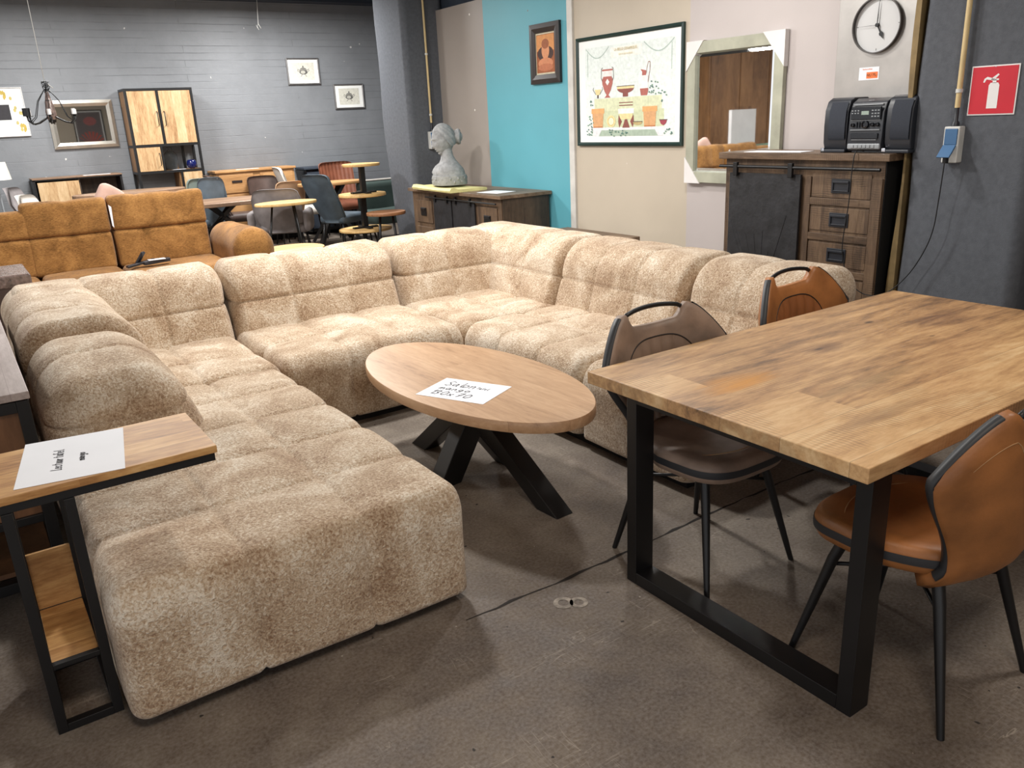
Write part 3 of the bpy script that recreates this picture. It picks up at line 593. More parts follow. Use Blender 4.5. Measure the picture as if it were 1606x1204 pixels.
# ------------------------------------------------------------------ dining chairs
def smooth01(t): t = max(0, min(1, t)); return t*t*(3-2*t)
def make_chair(label, leather, inner, loc, rot, grp=None):
    t = thing('dining_chair', label, 'chair', loc, rot, grp)
    # seat pad
    def so(a, k): # outline
        c, s_ = math.cos(a), math.sin(a); e = .62
        x = .235*math.copysign(abs(c)**e, c); y = .235*math.copysign(abs(s_)**e, s_)
        if y > 0: x *= 1-.26*(y/.235); y *= .90
        return x*k, y*k
    mb = MB(); n = 56; rings = [(.55, .395, 0), (.86, .400, 0), (.965, .415, 0), (1.0, .435, 0), (1.005, .462, 0), (.985, .478, 0), (.93, .488, 1), (.7, .482, 1), (.35, .472, 1), (.05, .470, 1)]
    vs = []
    for k, z, tp in rings:
        for i in range(n):
            x, y = so(2*PI*i/n, k); zz = z
            if y < -.1: zz -= (abs(y)-.1)*.10
            vs.append((x, y-.01, zz))
    fs = [tuple(range(n-1, -1, -1))]+[(i*n+k, i*n+(k+1) % n, (i+1)*n+(k+1) % n, (i+1)*n+k) for i in range(len(rings)-1) for k in range(n)]+[tuple((len(rings)-1)*n+k for k in range(n))]
    mb.add(vs, fs); st = mb.build('seat', leather, t, smooth=True)
    mb = MB(); ba = []; 
    for (k, z) in ((1.012, .437), (1.016, .449), (1.010, .461)):
        for i in range(n):
            x, y = so(2*PI*i/n, k); zz = z-((abs(y)-.1)*.10 if y < -.1 else 0); ba.append((x, y-.01, zz))
    mb.add(ba, [(i*n+k, i*n+(k+1) % n, (i+1)*n+(k+1) % n, (i+1)*n+k) for i in range(2) for k in range(n)])
    mb.build('edging', M['band'], t, smooth=True)
    mb = MB(); pts = []
    for i in range(33):
        x = -.2+.4*i/32; pts.append((x, -.10-.08*(1-(x/.2)**2)**1, .4835-.004))
    mb.tube(pts, .0016, 6); mb.build('stitching', M['thread'], t, smooth=True)
    # back shell
    nu, nv = 44, 22
    def wz(z):
        q = (z-.42)/.40
        return .175+.135*smooth01((q-.10)/.70)
    def ztop(u):
        a = abs(u)
        if a < .36: return .828+.008*(a/.36)**2
        if a < .50: return .836+.052*smooth01((a-.36)/.14)
        return .888-.16*((a-.5)/.5)**1.6
    def P_(u, v):
        z0 = .388; z = z0+v*(ztop(u)-z0)
        x = u*wz(z); q = (z-.388)/.47
        y = .215+.065*q-u*u*(.055+.05*q)
        if v < .2: y -= (.2-v)**2*1.6
        return Vector((x, y, z))
    G = [[P_(-1+2*i/nu, j/nv) for i in range(nu+1)] for j in range(nv+1)]
    def nrm(i, j):
        a = G[j][min(i+1, nu)]-G[j][max(i-1, 0)]; b = G[min(j+1, nv)][i]-G[max(j-1, 0)][i]; return a.cross(b).normalized()  # points to -y? 
    mb = MB(); vs = []; W = nu+1
    NN = [[nrm(i, j) for i in range(W)] for j in range(nv+1)]
    def th(i, j):
        e = min(i, nu-i)/3; f_ = min(nv-j, 99)/2.0
        return .025*min(1, .62+.38*min(1, e))*min(1, .62+.38*min(1, f_))
    for sgn in (1, -1):
        for j in range(nv+1):
            for i in range(W): vs.append(G[j][i]+NN[j][i]*th(i, j)*sgn)
    o_ = (nv+1)*W; fs = []
    for j in range(nv):
        for i in range(nu): fs += [(j*W+i, j*W+i+1, (j+1)*W+i+1, (j+1)*W+i), (o_+j*W+i, o_+(j+1)*W+i, o_+(j+1)*W+i+1, o_+j*W+i+1)]
    rim = [(j, 0) for j in range(nv+1)]+[(nv, i) for i in range(1, W)]+[(j, nu) for j in range(nv-1, -1, -1)]+[(0, i) for i in range(nu-1, 0, -1)]
    K = len(rim)
    for k in range(K):
        (j, i), (j2, i2) = rim[k], rim[(k+1) % K]; fs.append((j*W+i, j2*W+i2, o_+j2*W+i2, o_+j*W+i))
    mb.add(vs, fs); bk = mb.build('backrest', leather, t, smooth=True)
    # edging along the sides and shoulders
    mb = MB()
    for side in (0, 1):
        mb = MB(); seq = [(j, nu if side else 0) for j in range(2, nv+1)]
        ncut = 10
        seq += [(nv, (nu-i) if side else i) for i in range(1, ncut)]
        va = []
        for q, (j, i) in enumerate(seq):
            g = G[j][i]; nn_ = NN[j][i]
            if j < nv and (i in (0, nu)): out = Vector((1 if side else -1, -.25, .1)).normalized()
            else: out = Vector(((.3 if side else -.3), 0, 1)).normalized()
            out = (out-nn_*out.dot(nn_)).normalized()
            h = .0125
            for (a_, b_) in ((h, -.006), (h, .0045), (0, .0065), (-h, .0045), (-h, -.006)): va.append(g+nn_*a_+out*b_)
        L_ = len(seq); ff = []
        for q in range(L_-1):
            for r in range(5): ff.append((q*5+r, q*5+(r+1) % 5, (q+1)*5+(r+1) % 5, (q+1)*5+r))
        mb.add(va, ff); mb.build('edging', M['band'], t, smooth=True)
    # pleated inner panel with piping
    mb = MB(); pv = []; nU, nV = 60, 14
    def arch(s_):  # s -1..1 across panel
        return .785-.25*abs(s_)**3.6
    for j in range(nV+1):
        for i in range(nU+1):
            s_ = -1+2*i/nU; ztp = arch(s_); z = .49+(ztp-.49)*j/nV
            u = s_*.76
            v = (z-.388)/(ztop(u)-.388); g = P_(u, v)
            pl = abs(math.sin((s_+1)*PI*4.5)); fl = min(1, (nV-j)/2.0)*min(1, min(i, nU-i)/3)
            pv.append(g+Vector((0, -1, 0))*(.0255+.011*pl*fl))
    mb.add(pv, [(j*(nU+1)+i, j*(nU+1)+i+1, (j+1)*(nU+1)+i+1, (j+1)*(nU+1)+i) for j in range(nV) for i in range(nU)])
    mb.build('pleated_panel', inner, bk, smooth=True)
    mb = MB(); mb.tube([pv[i] for i in [nV*(nU+1)+k for k in range(nU+1)]], .0028, 6)
    mb.build('piping', M['dthread'], bk, smooth=True)
    # stitching on the outside of the back
    mb = MB(); q = [G[int(nv*.86)][i]-NN[int(nv*.86)][i]*.0225 for i in range(2, nu-1)]
    # choose the side that faces backwards
    q = [G[19][i]+(Vector((0, 1, 0))*.0265) for i in range(3, nu-2)]
    mb.tube(q, .0014, 5); mb.build('stitching', M['thread'], bk, smooth=True)
    # handle
    mb = MB(); pts = []
    for i in range(17):
        s_ = -1+2*i/16; x = s_*.142; z = .872+.020*(1-s_**2)**.6; g = P_(x/wz(.84), 1.0); pts.append((x, g.y+.004, z))
    mb.tube(pts, .0085, 10); mb.build('handle', M['black'], t, smooth=True)
    # legs
    for (x, y) in ((-1, -1), (1, -1), (1, 1), (-1, 1)):
        mb = MB(); mb.tube([(x*.135, y*.13, .405), (x*.155, y*.155, .33), (x*.218, y*.232, 0.0)], [.017, .016, .0095], 12)
        mb.build('leg', M['black'], t, smooth='auto')
    for s_ in (1, -1):
        mb = MB(); mb.tube([(-.162, -.163*s_, .31-.001*s_), (0, 0, .312-.004*s_), (.162, .163*s_, .31-.001*s_)], .006, 8); mb.build('stretcher', M['black'], t, smooth=True)
    B('mounting_plate', M['black'], t, (-.14, -.14, .385, .14, .14, .398))
    return t
make_chair('taupe leather dining chair with dark edging, pushed under the long table', M['taupe'], M['taupe_in'], (2.03, 1.845, 0), 0, 'dining chairs around the long table')
make_chair('cognac dining chair on the sofa side of the long table, behind the taupe one', M['cognac'], M['cognac_in'], (2.92, 1.92, 0), math.radians(4), 'dining chairs around the long table')
make_chair('cognac dining chair in the foreground, seen from behind at the near table edge', M['cognac'], M['cognac_in'], (2.03, 1.05, 0), math.radians(180), 'dining chairs around the long table')

# ------------------------------------------------------------------ magazine side table over the chaise
sd = thing('side_table', 'narrow C-shaped side table with wooden top hooked over the chaise end', 'side table', (0, 0, 0))
B('tabletop', M['sidetop'], sd, (-.33, 2.262, .700, .487, 2.62, .722), bev=.002)
B('top_frame', M['black'], sd, (-.33, 2.27, .675, .48, 2.295, .699), (-.33, 2.585, .675, .48, 2.61, .699), (.455, 2.295, .675, .48, 2.585, .699), (-.33, 2.295, .675, -.305, 2.585, .699), bev=.001)
for y in (2.265, 2.59):
    for x in (-.055, .088): B('post', M['black'], sd, (x, y, 0, x+.026, y+.026, .675), bev=.001)
B('base_frame', M['black'], sd, (-.055, 2.291, 0, -.029, 2.59, .024), (.088, 2.291, 0, .114, 2.59, .024), (-.029, 2.265, 0, .088, 2.291, .024), (-.029, 2.59, 0, .088, 2.616, .024), (-.029, 2.265, .2, .088, 2.285, .215), (-.029, 2.6, .2, .088, 2.616, .215), bev=.001)
B('shelf', M['sidetop'], sd, (-.029, 2.286, .2, .088, 2.6, .214), (-.055, 2.60, .215, .1, 2.612, .4), bev=.002)
s2 = sheet('paper_note', 'white paper sheet with small black writing on the narrow wooden side table', (.143, 2.452, .7225), math.radians(-9), .262, .352, lambda: [], ink='ink2')
for tx, x_, y_, h_, wc_ in (('Lectuur tafel', -.095, .025, .026, .0135), ('mango', -.05, -.03, .02, .013)):
    mb = MB(); scribble(mb, tx, x_, y_, h_, wc_, .003, .0016); mb.v = [(-y, x, z) for x, y, z in mb.v]; mb.build('handwriting', M['ink2'], s2)

# left cabinet table beside the sofa
lt = thing('display_cabinet', 'low black steel framed cabinet with pale grey washed top left of the sofa', 'cabinet', (0, 0, 0))
B('top', M['greytop'], lt, (-.75, 3.1, .735, .095, 4.7, .762), bev=.003)
mb = MB()
for x in (-.75, .05):
    for y in (3.11, 4.65): mb.box(x, y, 0, x+.04, y+.04, .73)
for x in (-.71,):
    for y in (3.11, 4.65):
        mb.box(x, y, .69, .05, y+.04, .73); mb.box(x, y, .04, .05, y+.04, .08); mb.box(x, y+.005, .28, .05, y+.035, .31)
for x in (-.75, .05):
    mb.box(x, 3.15, .69, x+.04, 4.65, .73); mb.box(x, 3.15, .04, x+.04, 4.65, .08)
mb.build('frame', M['black'], lt, bev=.002)
B('body', M['brownpanel'], lt, (-.72, 3.13, .31, .055, 4.66, .688))
B('shelf', M['brownpanel'], lt, (-.7, 3.16, .082, .05, 4.64, .1))

# ------------------------------------------------------------------ ochre recliner sofa
os_ = thing('recliner_sofa', 'ochre woven sofa with raised headrests behind the cream sectional', 'sofa', (0, 0, 0))
OC = M['ochre']
def oback(x0, x1, zt_, seams):
    def lean(P): P = P.copy(); P[:, 1] += .1*(P[:, 2]-.45); return P
    pad('backrest', OC, os_, (x0, 7.98, .44), (x1, 8.2, .775), (.03, .05, .04), (seams, [], []), res=.022, puff=.012, crease=.006, warp=lean)
    pad('headrest', OC, os_, (x0-.005, 7.97, .762), (x1+.005, 8.12, zt_), (.03, .05, .05), (seams, [], []), res=.022, puff=.012, crease=.006, warp=lean)
oback(-.25, .53, 1.0, [.15]); oback(.50, 1.155, 1.06, [.84]); oback(1.175, 1.985, 1.065, [1.42, 1.76])
for x0, x1 in ((-.25, .52), (.53, 1.16), (1.17, 1.99)):
    pad('seat', OC, os_, (x0, 7.2, .2), (x1, 8.0, .47), (.05, .07, .07), ([], [], []), res=.03, puff=.012)
pad('armrest', OC, os_, (2.0, 7.25, .1), (2.36, 8.2, .73), (.16, .1, .17), ([], [], []), res=.025, puff=.01)
B('base', OC, os_, (-.25, 7.25, .08, 2.0, 8.3, .22), (-.25, 8.2, .2, 2.0, 8.32, .7))
for x in (-.2, 2.2):
    for y in (7.35, 8.15): B('foot', M['black'], os_, (x-.03, y-.03, 0, x+.03, y+.03, .1))
cl = thing('folded_bracket', 'black folded metal bracket lying on the ochre sofa seat', 'bracket', (1.28, 7.62, .475))  # not a lamp: black folded piece left lying on the seat
mb = MB(); mb.bar((-.12, -.02, .02), (.12, .04, .05), .05, .02); mb.bar((-.03, .05, .02), (.03, -.02, .13), .04, .02); mb.bar((.02, 0, .03), (.24, .02, .04), .06, .03)
mb.build('bracket', M['audio'], cl, bev=.004)
mb = MB(); mb.box(.06, -.03, .05, .2, .03, .056); mb.build('label', M['paper'], cl)
pk = thing('throw_pillow', 'pale pink throw pillow poking up between the ochre headrests', 'pillow', (1.16, 8.34, .90), .3)
pad('cover', M['pinkcl'], pk, (-.12, -.05, .0), (.12, .05, .26), (.05, .04, .05), ([], [], []), res=.03)
for o_ in list(pk.children): o_.rotation_euler = (0, .6, 0)
tg = thing('hanging_price_tag', 'long white paper tag hanging between the two ochre headrests', 'tag', (1.168, 7.94, .86))
mb = MB(); mb.add([(-.008, 0, -.04), (.004, 0, -.06), (.012, .004, .12), (-.010, .004, .14), (-.008, .002, -.04), (.004, .002, -.06), (.012, .006, .12), (-.010, .006, .14)], [(0, 1, 2, 3), (7, 6, 5, 4), (0, 4, 5, 1), (1, 5, 6, 2), (2, 6, 7, 3), (3, 7, 4, 0)]); mb.build('tag', M['paper'], tg)
bx = thing('wrapped_stool', 'brown box stool wrapped in clear plastic behind the left end of the cream sofa', 'stool', (.20, 5.85, 0))
B('body', M['dkbrown'], bx, (-.2, -.25, .05, .12, .25, .80), bev=.02)
B('wrap', M['plastic'], bx, (-.205, -.255, .74, .125, .255, .815), bev=.01)
for x in (-.16, .08):
    for y in (-.2, .2): B('foot', M['black'], bx, (x-.02, y-.02, 0, x+.02, y+.02, .05))

# ------------------------------------------------------------------ back wall furniture
def frame_on_wall(name, label, cat, corners, wall, off, fw_, fmat, inner, depth=.03, grp=None, draw=None):
    """corners (a0,z0,a1,z1); wall 'y' faces -y at coordinate off, wall 'x' faces -x"""
    a0, z0, a1, z1 = corners; w_ = a1-a0; h_ = z1-z0
    if wall == 'y': t = thing(name, label, cat, (a0, off, z0), 0, grp)
    else: t = thing(name, label, cat, (off, a1, z0), -PI/2, grp)
    mb = MB(); f = fw_
    o4 = [(0, 0), (w_, 0), (w_, h_), (0, h_)]; i4 = [(f, f), (w_-f, f), (w_-f, h_-f), (f, h_-f)]
    vs = []
    for (q, y) in ((o4, 0), (o4, -depth*.8), ([((a+c)/2, (b+d)/2) for (a, b), (c, d) in zip(o4, i4)], -depth), (i4, -depth*.6), (i4, 0)): vs += [(a, y, b) for a, b in q]
    fs = []
    for r in range(4):
        for k in range(4): fs.append((r*4+k, r*4+(k+1) % 4, (r+1)*4+(k+1) % 4, (r+1)*4+k))
    mb.add(vs, fs); mb.build('frame', fmat, t)
    B('panel', inner, t, (f*.9, -depth*.35, f*.9, w_-f*.9, -.001, h_-f*.9))
    if draw: draw(t, w_, h_, -depth*.35-.001)
    return t
def shapes(t, name, polys, y):
    """polys: list of (colour, [(x,z)...]) as thin raised shapes"""
    cols = []; mb = MB()
    for k, (c, P) in enumerate(polys):
        if c not in cols: cols.append(c)
        yy = y-.00003*k; n_ = len(P)
        mb.add([(a, yy, b) for a, b in P], [tuple(range(n_))], cols.index(c))
    return mb.build(name, [flat(c) for c in cols], t)
def ell(cx_, cz, rx, rz, n=20, a0=0, a1=2*PI): return [(cx_+rx*math.cos(a0+(a1-a0)*k/(n if a1-a0 < 6.2 else n)), cz+rz*math.sin(a0+(a1-a0)*k/n)) for k in range(n if a1-a0 > 6.2 else n+1)]
def rect(x0, z0, x1, z1): return [(x0, z0), (x1, z0), (x1, z1), (x0, z1)]
def line(P, w_):
    out = []
    for i in range(len(P)-1):
        a = Vector(P[i]); b = Vector(P[i+1]); d = (b-a).normalized(); n_ = Vector((-d.y, d.x))*w_/2
        out.append([tuple(a-n_), tuple(b-n_), tuple(b+n_), tuple(a+n_)])
    return out

hu = thing('hutch_cabinet', 'tall two-piece cabinet of pale mango doors in a black steel frame against the brick wall', 'cabinet', (0, 0, 0))
x0, x1, yf, yb = 2.17, 3.02, 11.9, 12.27
mb = MB(); t_ = .03
for x in (x0, x1-t_):
    for y in (yf, yb-t_): mb.box(x, y, 0, x+t_, y+t_, 2.13)
for z in (2.10, 1.40, 1.06, .5, .08):
    for y in (yf, yb-t_): mb.box(x0+t_, y, z, x1-t_, y+t_, z+t_)
    for x in (x0, x1-t_): mb.box(x, yf+t_, z, x+t_, yb-t_, z+t_)
mb.box(2.555, yf, 1.43, 2.585, yf+t_, 2.10); mb.box(2.5, yf, 1.09, 2.525, yf+t_, 1.40); mb.box(2.84, yb-.06, 1.09, 2.87, yb-.03, 1.40); mb.box(2.71, yf, .53, 2.735, yf+t_, 1.06)
mb.build('frame', M['black'], hu)
for (a, b_, c_, d_, hx) in ((2.2, 1.43, 2.555, 2.10, 2.53), (2.585, 1.43, 2.99, 2.10, 2.62), (2.2, 1.09, 2.5, 1.40, 2.475), (2.735, .53, 2.99, 1.06, 2.77)):
    d = B('door', M['mango_door'], hu, (a+.004, yf+.004, b_+.004, c_-.004, yf+.03, d_-.004))
    zc = b_+(d_-b_)*.48; hh = min(.09, (d_-b_)*.25)
    mb = MB(); mb.tube([(hx, yf+.004, zc-hh), (hx, yf-.03, zc-hh+.01), (hx, yf-.03, zc+hh-.01), (hx, yf+.004, zc+hh)], .006, 8); mb.build('handle', M['black'], d, smooth=True)
B('side_panel', M['mango_side'], hu, (x0+.004, yf+t_, 1.43, x0+.024, yb-t_, 2.1), (x0+.004, yf+t_, 1.09, x0+.024, yb-t_, 1.4), (x1-.024, yf+t_, 1.43, x1-.004, yb-t_, 2.1))
B('side_panel', M['mango_side'], hu, (2.5, yf+.03, 1.09, 2.52, yb-t_, 1.4), (2.69, yf+.03, .53, 2.71, yb-t_, 1.06), (x0+.03, yf+.03, .11, x0+.05, yb-t_, .5))
B('shelf', M['mango_side'], hu, (x0+.03, yf+.03, 2.105, x1-.03, yb-.03, 2.125), (x0+.03, yf+.03, 1.405, x1-.03, yb-.03, 1.425), (x0+.03, yf+.03, 1.065, x1-.03, yb-.03, 1.09), (x0+.03, yf+.03, .505, x1-.03, yb-.03, .525))
gj = thing('glass_bell_jar', 'clear glass bell jar standing on the open shelf of the tall cabinet', 'jar', (2.64, 12.05, 1.091))
mb = MB(); mb.lathe([(.085, 0), (.088, .12), (.085, .2), (.05, .235), (.03, .245), (.032, .27), (.03, .29), (.026, .285), (.026, .25), (.046, .228), (.08, .196), (.083, .12), (.08, .006)], n=28); mb.build('glass', M['glass'], gj, smooth=True)
bw = thing('blue_bowl', 'dark cobalt blue round vase at the right end of the open cabinet shelf', 'vase', (2.89, 12.0, 1.091))
mb = MB(); mb.lathe([(.03, 0), (.055, .02), (.068, .06), (.06, .1), (.045, .115), (.04, .11), (.05, .06), (.02, .02)], n=24); mb.build('bowl', M['navy'], bw, smooth=True)
pp = thing('price_card', 'small white card at the front of the open cabinet shelf', 'card', (2.72, 11.96, 1.0915)); B('card', M['paper'], pp, (-.1, -.03, 0, .07, .03, .002))

tv = thing('sideboard', 'low sideboard with one pale wood door and open shelf, left of the tall cabinet', 'sideboard', (0, 0, 0))
B('frame', M['black'], tv, (.94, 11.88, .5, .965, 12.27, 1.08), (1.94, 11.88, .5, 1.965, 12.27, 1.08), (.94, 11.88, 1.07, 1.965, 12.27, 1.085), (.965, 11.88, .5, 1.94, 12.27, .52), (.94, 11.9, 0, .965, 11.93, .5), (1.94, 11.9, 0, 1.965, 11.93, .5), (.94, 12.23, 0, .965, 12.26, .5), (1.94, 12.23, 0, 1.965, 12.26, .5))
B('body', M['oldside'], tv, (.97, 12.22, .52, 1.94, 12.26, 1.07), (1.45, 11.92, .52, 1.47, 12.22, 1.07), (1.47, 11.9, .8, 1.94, 12.22, .82), bev=0)
B('door', M['mango_door'], tv, (.985, 11.882, .53, 1.45, 11.905, 1.05)); B('top', M['brownoak'], tv, (.935, 11.87, 1.086, 1.97, 12.27, 1.10))
pp = thing('price_card', 'white card lying on the low sideboard left of the tall cabinet', 'card', (1.68, 11.95, 1.1005)); B('card', M['paper'], pp, (-.16, -.04, 0, .16, .04, .003))
ws = thing('oak_sideboard', 'light oak sideboard with dark grips against the brick wall, right of the tall cabinet', 'sideboard', (0, 0, 0))
B('body', M['oakm'], ws, (3.17, 11.92, .12, 4.29, 12.27, 1.0), bev=.004)
for a in (3.2, 3.78):
    d = B('door', M['oakm'], ws, (a, 11.905, .72, a+.48, 11.921, .97), bev=.004); B('handle', M['darkframe'], d, (a+.17, 11.896, .86, a+.31, 11.907, .89))
    d = B('door', M['oakm'], ws, (a, 11.905, .16, a+.48, 11.921, .70), bev=.004)
B('top', M['oakm'], ws, (3.15, 11.89, 1.0, 4.31, 12.28, 1.03), bev=.004); B('plinth', M['black'], ws, (3.2, 11.95, 0, 4.26, 12.25, .12))
pp = thing('price_card', 'white card lying on the light oak sideboard', 'card', (3.62, 11.95, 1.0305)); B('card', M['paper'], pp, (-.16, -.03, 0, .16, .03, .003))
bs = thing('black_sideboard', 'dark glossy sideboard top showing between the chairs at the back right', 'sideboard', (0, 0, 0))
B('body', M['audio2'], bs, (4.45, 11.9, .05, 5.2, 12.27, .96), bev=.01); B('top', M['darkwall'], bs, (4.43, 11.88, .96, 5.22, 12.28, .99), bev=.004); B('door', M['darkwall'], bs, (4.47, 11.885, .1, 4.8, 11.9, .92), (4.83, 11.885, .1, 5.18, 11.9, .92))
frame_on_wall('wall_mirror', 'silver framed rectangular mirror hanging on the grey brick wall', 'mirror', (1.30, 1.43, 2.07, 2.02), 'y', 12.297, .075, M['silver'], M['mirror'], .04)
def fl_draw(t, w_, h_, y):
    P = [((50, 48, 52), rect(.18, .2, w_-.17, h_-.2))]
    random.seed(3)
    for i in range(8):
        cx_, cz = random.uniform(w_-.14, w_-.05), random.uniform(.05, h_-.05)
        P.append(((196, 180, 110), ell(cx_, cz, .016, .022)))
    for cx_, cz in ((w_-.22, h_-.1), (w_-.07, .09)):
        for k in range(5): P.append(((192, 166, 80), ell(cx_+.03*math.cos(k*.7-1), cz+.03*math.sin(k*.7-1)+.01, .012, .028)))
    for k in range(5): P += [((150, 150, 140), q) for q in line([(w_-.16+.02*k, .02+.1*k), (w_-.12+.01*k, .1+.1*k), (w_-.08, .16+.09*k)], .003)]
    shapes(t, 'print', P, y)
frame_on_wall('flower_picture', 'white square picture with yellow leaves and dark centre at the far left', 'picture', (.42, 1.61, 1.07, 2.19), 'y', 12.297, .012, M['white'], M['mat'], .03, draw=fl_draw)
def tureen(t, w_, h_, y):
    m_ = .1*w_+.03; P = [((214, 212, 200), rect(m_, m_*.8, w_-m_, h_-m_*.8))]
    cx_, cz = w_/2, h_/2-.01; s = h_
    P += [((92, 90, 88), ell(cx_, cz, .17*s, .09*s)), ((190, 188, 178), ell(cx_-.02*s, cz, .10*s, .06*s)), ((120, 118, 112), rect(cx_-.19*s, cz+.06*s, cx_+.19*s, cz+.085*s)), ((130, 128, 122), ell(cx_, cz+.09*s, .14*s, .08*s, 16, 0, PI)), ((90, 88, 86), ell(cx_, cz+.2*s, .025*s, .04*s))]
    for k in (-1, 1):
        P += [((84, 82, 80), q) for q in line([(cx_+k*.16*s, cz), (cx_+k*.24*s, cz+.05*s), (cx_+k*.22*s, cz+.12*s), (cx_+k*.18*s, cz+.07*s)], .014*s)]
        P += [((80, 78, 76), q) for q in line([(cx_+k*.06*s, cz-.08*s), (cx_+k*.1*s, cz-.15*s), (cx_+k*.13*s, cz-.15*s)], .016*s)]
    shapes(t, 'print', P, y)
frame_on_wall('tureen_picture', 'small framed tureen engraving, the higher one left of the two on the brick wall', 'picture', (4.5, 2.15, 5.0, 2.52), 'y', 12.297, .022, M['pewter'], M['mat'], .025, 'tureen engravings', tureen)
def tureen2(t, w_, h_, y): tureen(t, w_, h_, y)
frame_on_wall('tureen_picture', 'small framed tureen engraving, the lower one nearest the felt column', 'picture', (5.19, 1.79, 5.68, 2.15), 'y', 12.297, .022, M['pewter'], M['mat'], .025, 'tureen engravings', tureen2)

# chandelier
ch = thing('chandelier', 'black chandelier with white candle sleeves hanging from a white cord', 'chandelier', (.985, 9.0, 1.70))
mb = MB(); mb.lathe([(.0, 0), (.03, .01), (.035, .04), (.022, .07), (.018, .16), (.03, .2), (.01, .26), (.006, .34)], n=14); mb.build('hub', M['black'], ch, smooth=True)
for k in range(6):
    a = 2*PI*k/6+.35; c_, s_ = math.cos(a), math.sin(a); q = lambda r, z: (r*c_, r*s_, z)
    mb = MB(); mb.tube([q(.02, .07), q(.07, .04), q(.13, .01), q(.18, .0), q(.215, .03), q(.22, .07)], .0075, 6); mb.tube([q(.02, .3), q(.1, .2), q(.15, .06), q(.2, .02)], .0035, 5)
    arm = mb.build('arm', M['black'], ch, smooth=True)
    mb = MB(); mb.lathe([(.032, .07), (.032, .075)], (.22*c_, .22*s_, 0), 12); mb.build('drip_pan', M['black'], arm)
    dark = k in (3,)
    mb = MB(); r_ = .032 if dark else .017; mb.lathe([(r_, .075), (r_, .14 if dark else .125)], (.22*c_, .22*s_, 0), 12); mb.build('candle_sleeve', M['black'] if dark else M['white'], arm, smooth='auto')
mb = MB(); random.seed(5); pts = []
for i in range(60): pts.append((.03*math.cos(i*1.3)*random.uniform(.4, 1.3), .03*math.sin(i*1.1), .27+.10*abs(math.sin(i*.37))))
mb.tube(pts, .0022, 5); mb.build('coiled_wire', M['blackcable'], ch, smooth=True)
mb = MB(); mb.lathe([(.012, .28), (.03, .2), (.045, .1), (.04, .04), (.02, .02)], n=10); mb.build('plastic_wrap', M['plastic'], ch, smooth=True)
mb = MB(); mb.tube([(0, 0, .36), (.0, .0, 1.6)], .003, 6); mb.tube([(0, 0, .37), (.03, 0, .34), (.06, 0, .31)], .0035, 6); mb.build('cord', M['cord'], ch, smooth=True)
hc = thing('ceiling_string', 'short white string with knotted end hanging near the top of the brick wall', 'string', (4.07, 12.0, 2.86))
mb = MB(); mb.tube([(.03, 0, .44), (.01, 0, .2), (0, 0, .08), (.03, 0, .02)], .005, 6); mb.tube([(0, 0, .08), (-.02, 0, .04), (-.03, .0, .06), (0, 0, 0)], .004, 6); mb.build('cord', M['cord'], hc, smooth=True)
fl = thing('floor_lamp', 'floor lamp with pale shade cut by the left edge of the photo', 'lamp', (.55, 11.6, 0))
mb = MB(); mb.lathe([(.13, 0), (.13, .02), (.012, .03), (.01, 1.15)], n=20); mb.build('stand', M['greypl'], fl, smooth='auto')
mb = MB(); mb.lathe([(.16, 1.13), (.13, 1.33)], n=28); mb.build('lamp_shade', M['shade'], fl, smooth='auto')

# ------------------------------------------------------------------ background tables, stools, chairs
def round_table(name, label, cat, loc, rx, ry, h, mat, legs=3, th=.03, post=False, lr=.012, splay=.8, spider=False):
    t = thing(name, label, cat, loc)
    mb = MB(); n = 40
    vs = [(rx*k*math.cos(2*PI*i/n), ry*k*math.sin(2*PI*i/n), z) for (k, z) in ((.98, h-th), (1, h-th+.006), (1, h-.006), (.985, h)) for i in range(n)]
    mb.add(vs, [tuple(range(n-1, -1, -1))]+[(r*n+i, r*n+(i+1) % n, (r+1)*n+(i+1) % n, (r+1)*n+i) for r in range(3) for i in range(n)]+[tuple(3*n+i for i in range(n))])
    mb.build('tabletop', mat, t, smooth='auto')
    if post:
        B('post', M['black'], t, (-.03, -.03, 0.02, .03, .03, h-th)); B('foot_plate', M['black'], t, (-.16, -.03, 0, .16, .03, .02), (-.03, -.16, 0, .03, .16, .021))
    elif spider:
        for (a, b_) in ((1, 1), (-1, 1), (1, -1), (-1, -1)):
            mb = MB(); mb.bar((-a*.15, -b_*.08, h-th-.005), (a*rx*.6, b_*ry*.6, .03), .07, .04); mb.build('leg', M['black'], t)
    else:
        for k in range(legs):
            a = 2*PI*k/legs-PI/2+.35; mb = MB(); mb.tube([(rx*.45*math.cos(a), ry*.45*math.sin(a), h-th), (rx*splay*math.cos(a), ry*splay*math.sin(a), 0)], lr, 8); mb.build('leg', M['black'], t, smooth=True)
    return t
round_table('oval_dining_table', 'brown oval dining table with black crossed legs behind the ochre sofa', 'dining table', (2.85, 10.68, 0), .9, .42, .735, M['brownoak'], th=.05, spider=True)
round_table('oval_dining_table', 'dark brown dining table farthest left, in front of the tall cabinet', 'dining table', (1.93, 11.3, 0), .66, .3, .90, M['brownoak'], th=.05, spider=True)
round_table('side_table', 'light yellow oval table top on thin black legs beside the grey armchair', 'side table', (3.22, 9.35, 0), .36, .24, .755, M['oak'], 3, .03)
round_table('oval_dining_table', 'orange oak oval table below the ribbed brown chair at the back', 'dining table', (4.42, 10.9, 0), .47, .25, .83, M['oakm'], th=.04, spider=True)
round_table('side_table', 'low light wooden disc table just behind the cream sofa back', 'side table', (2.78, 8.0, 0), .3, .3, .42, M['oak'], 3, .03)
tb = round_table('nesting_table', 'lowest light wooden round table under the small stacked tables by the felt column', 'side table', (4.22, 9.45, 0), .33, .3, .34, M['oak'], 3, .03)
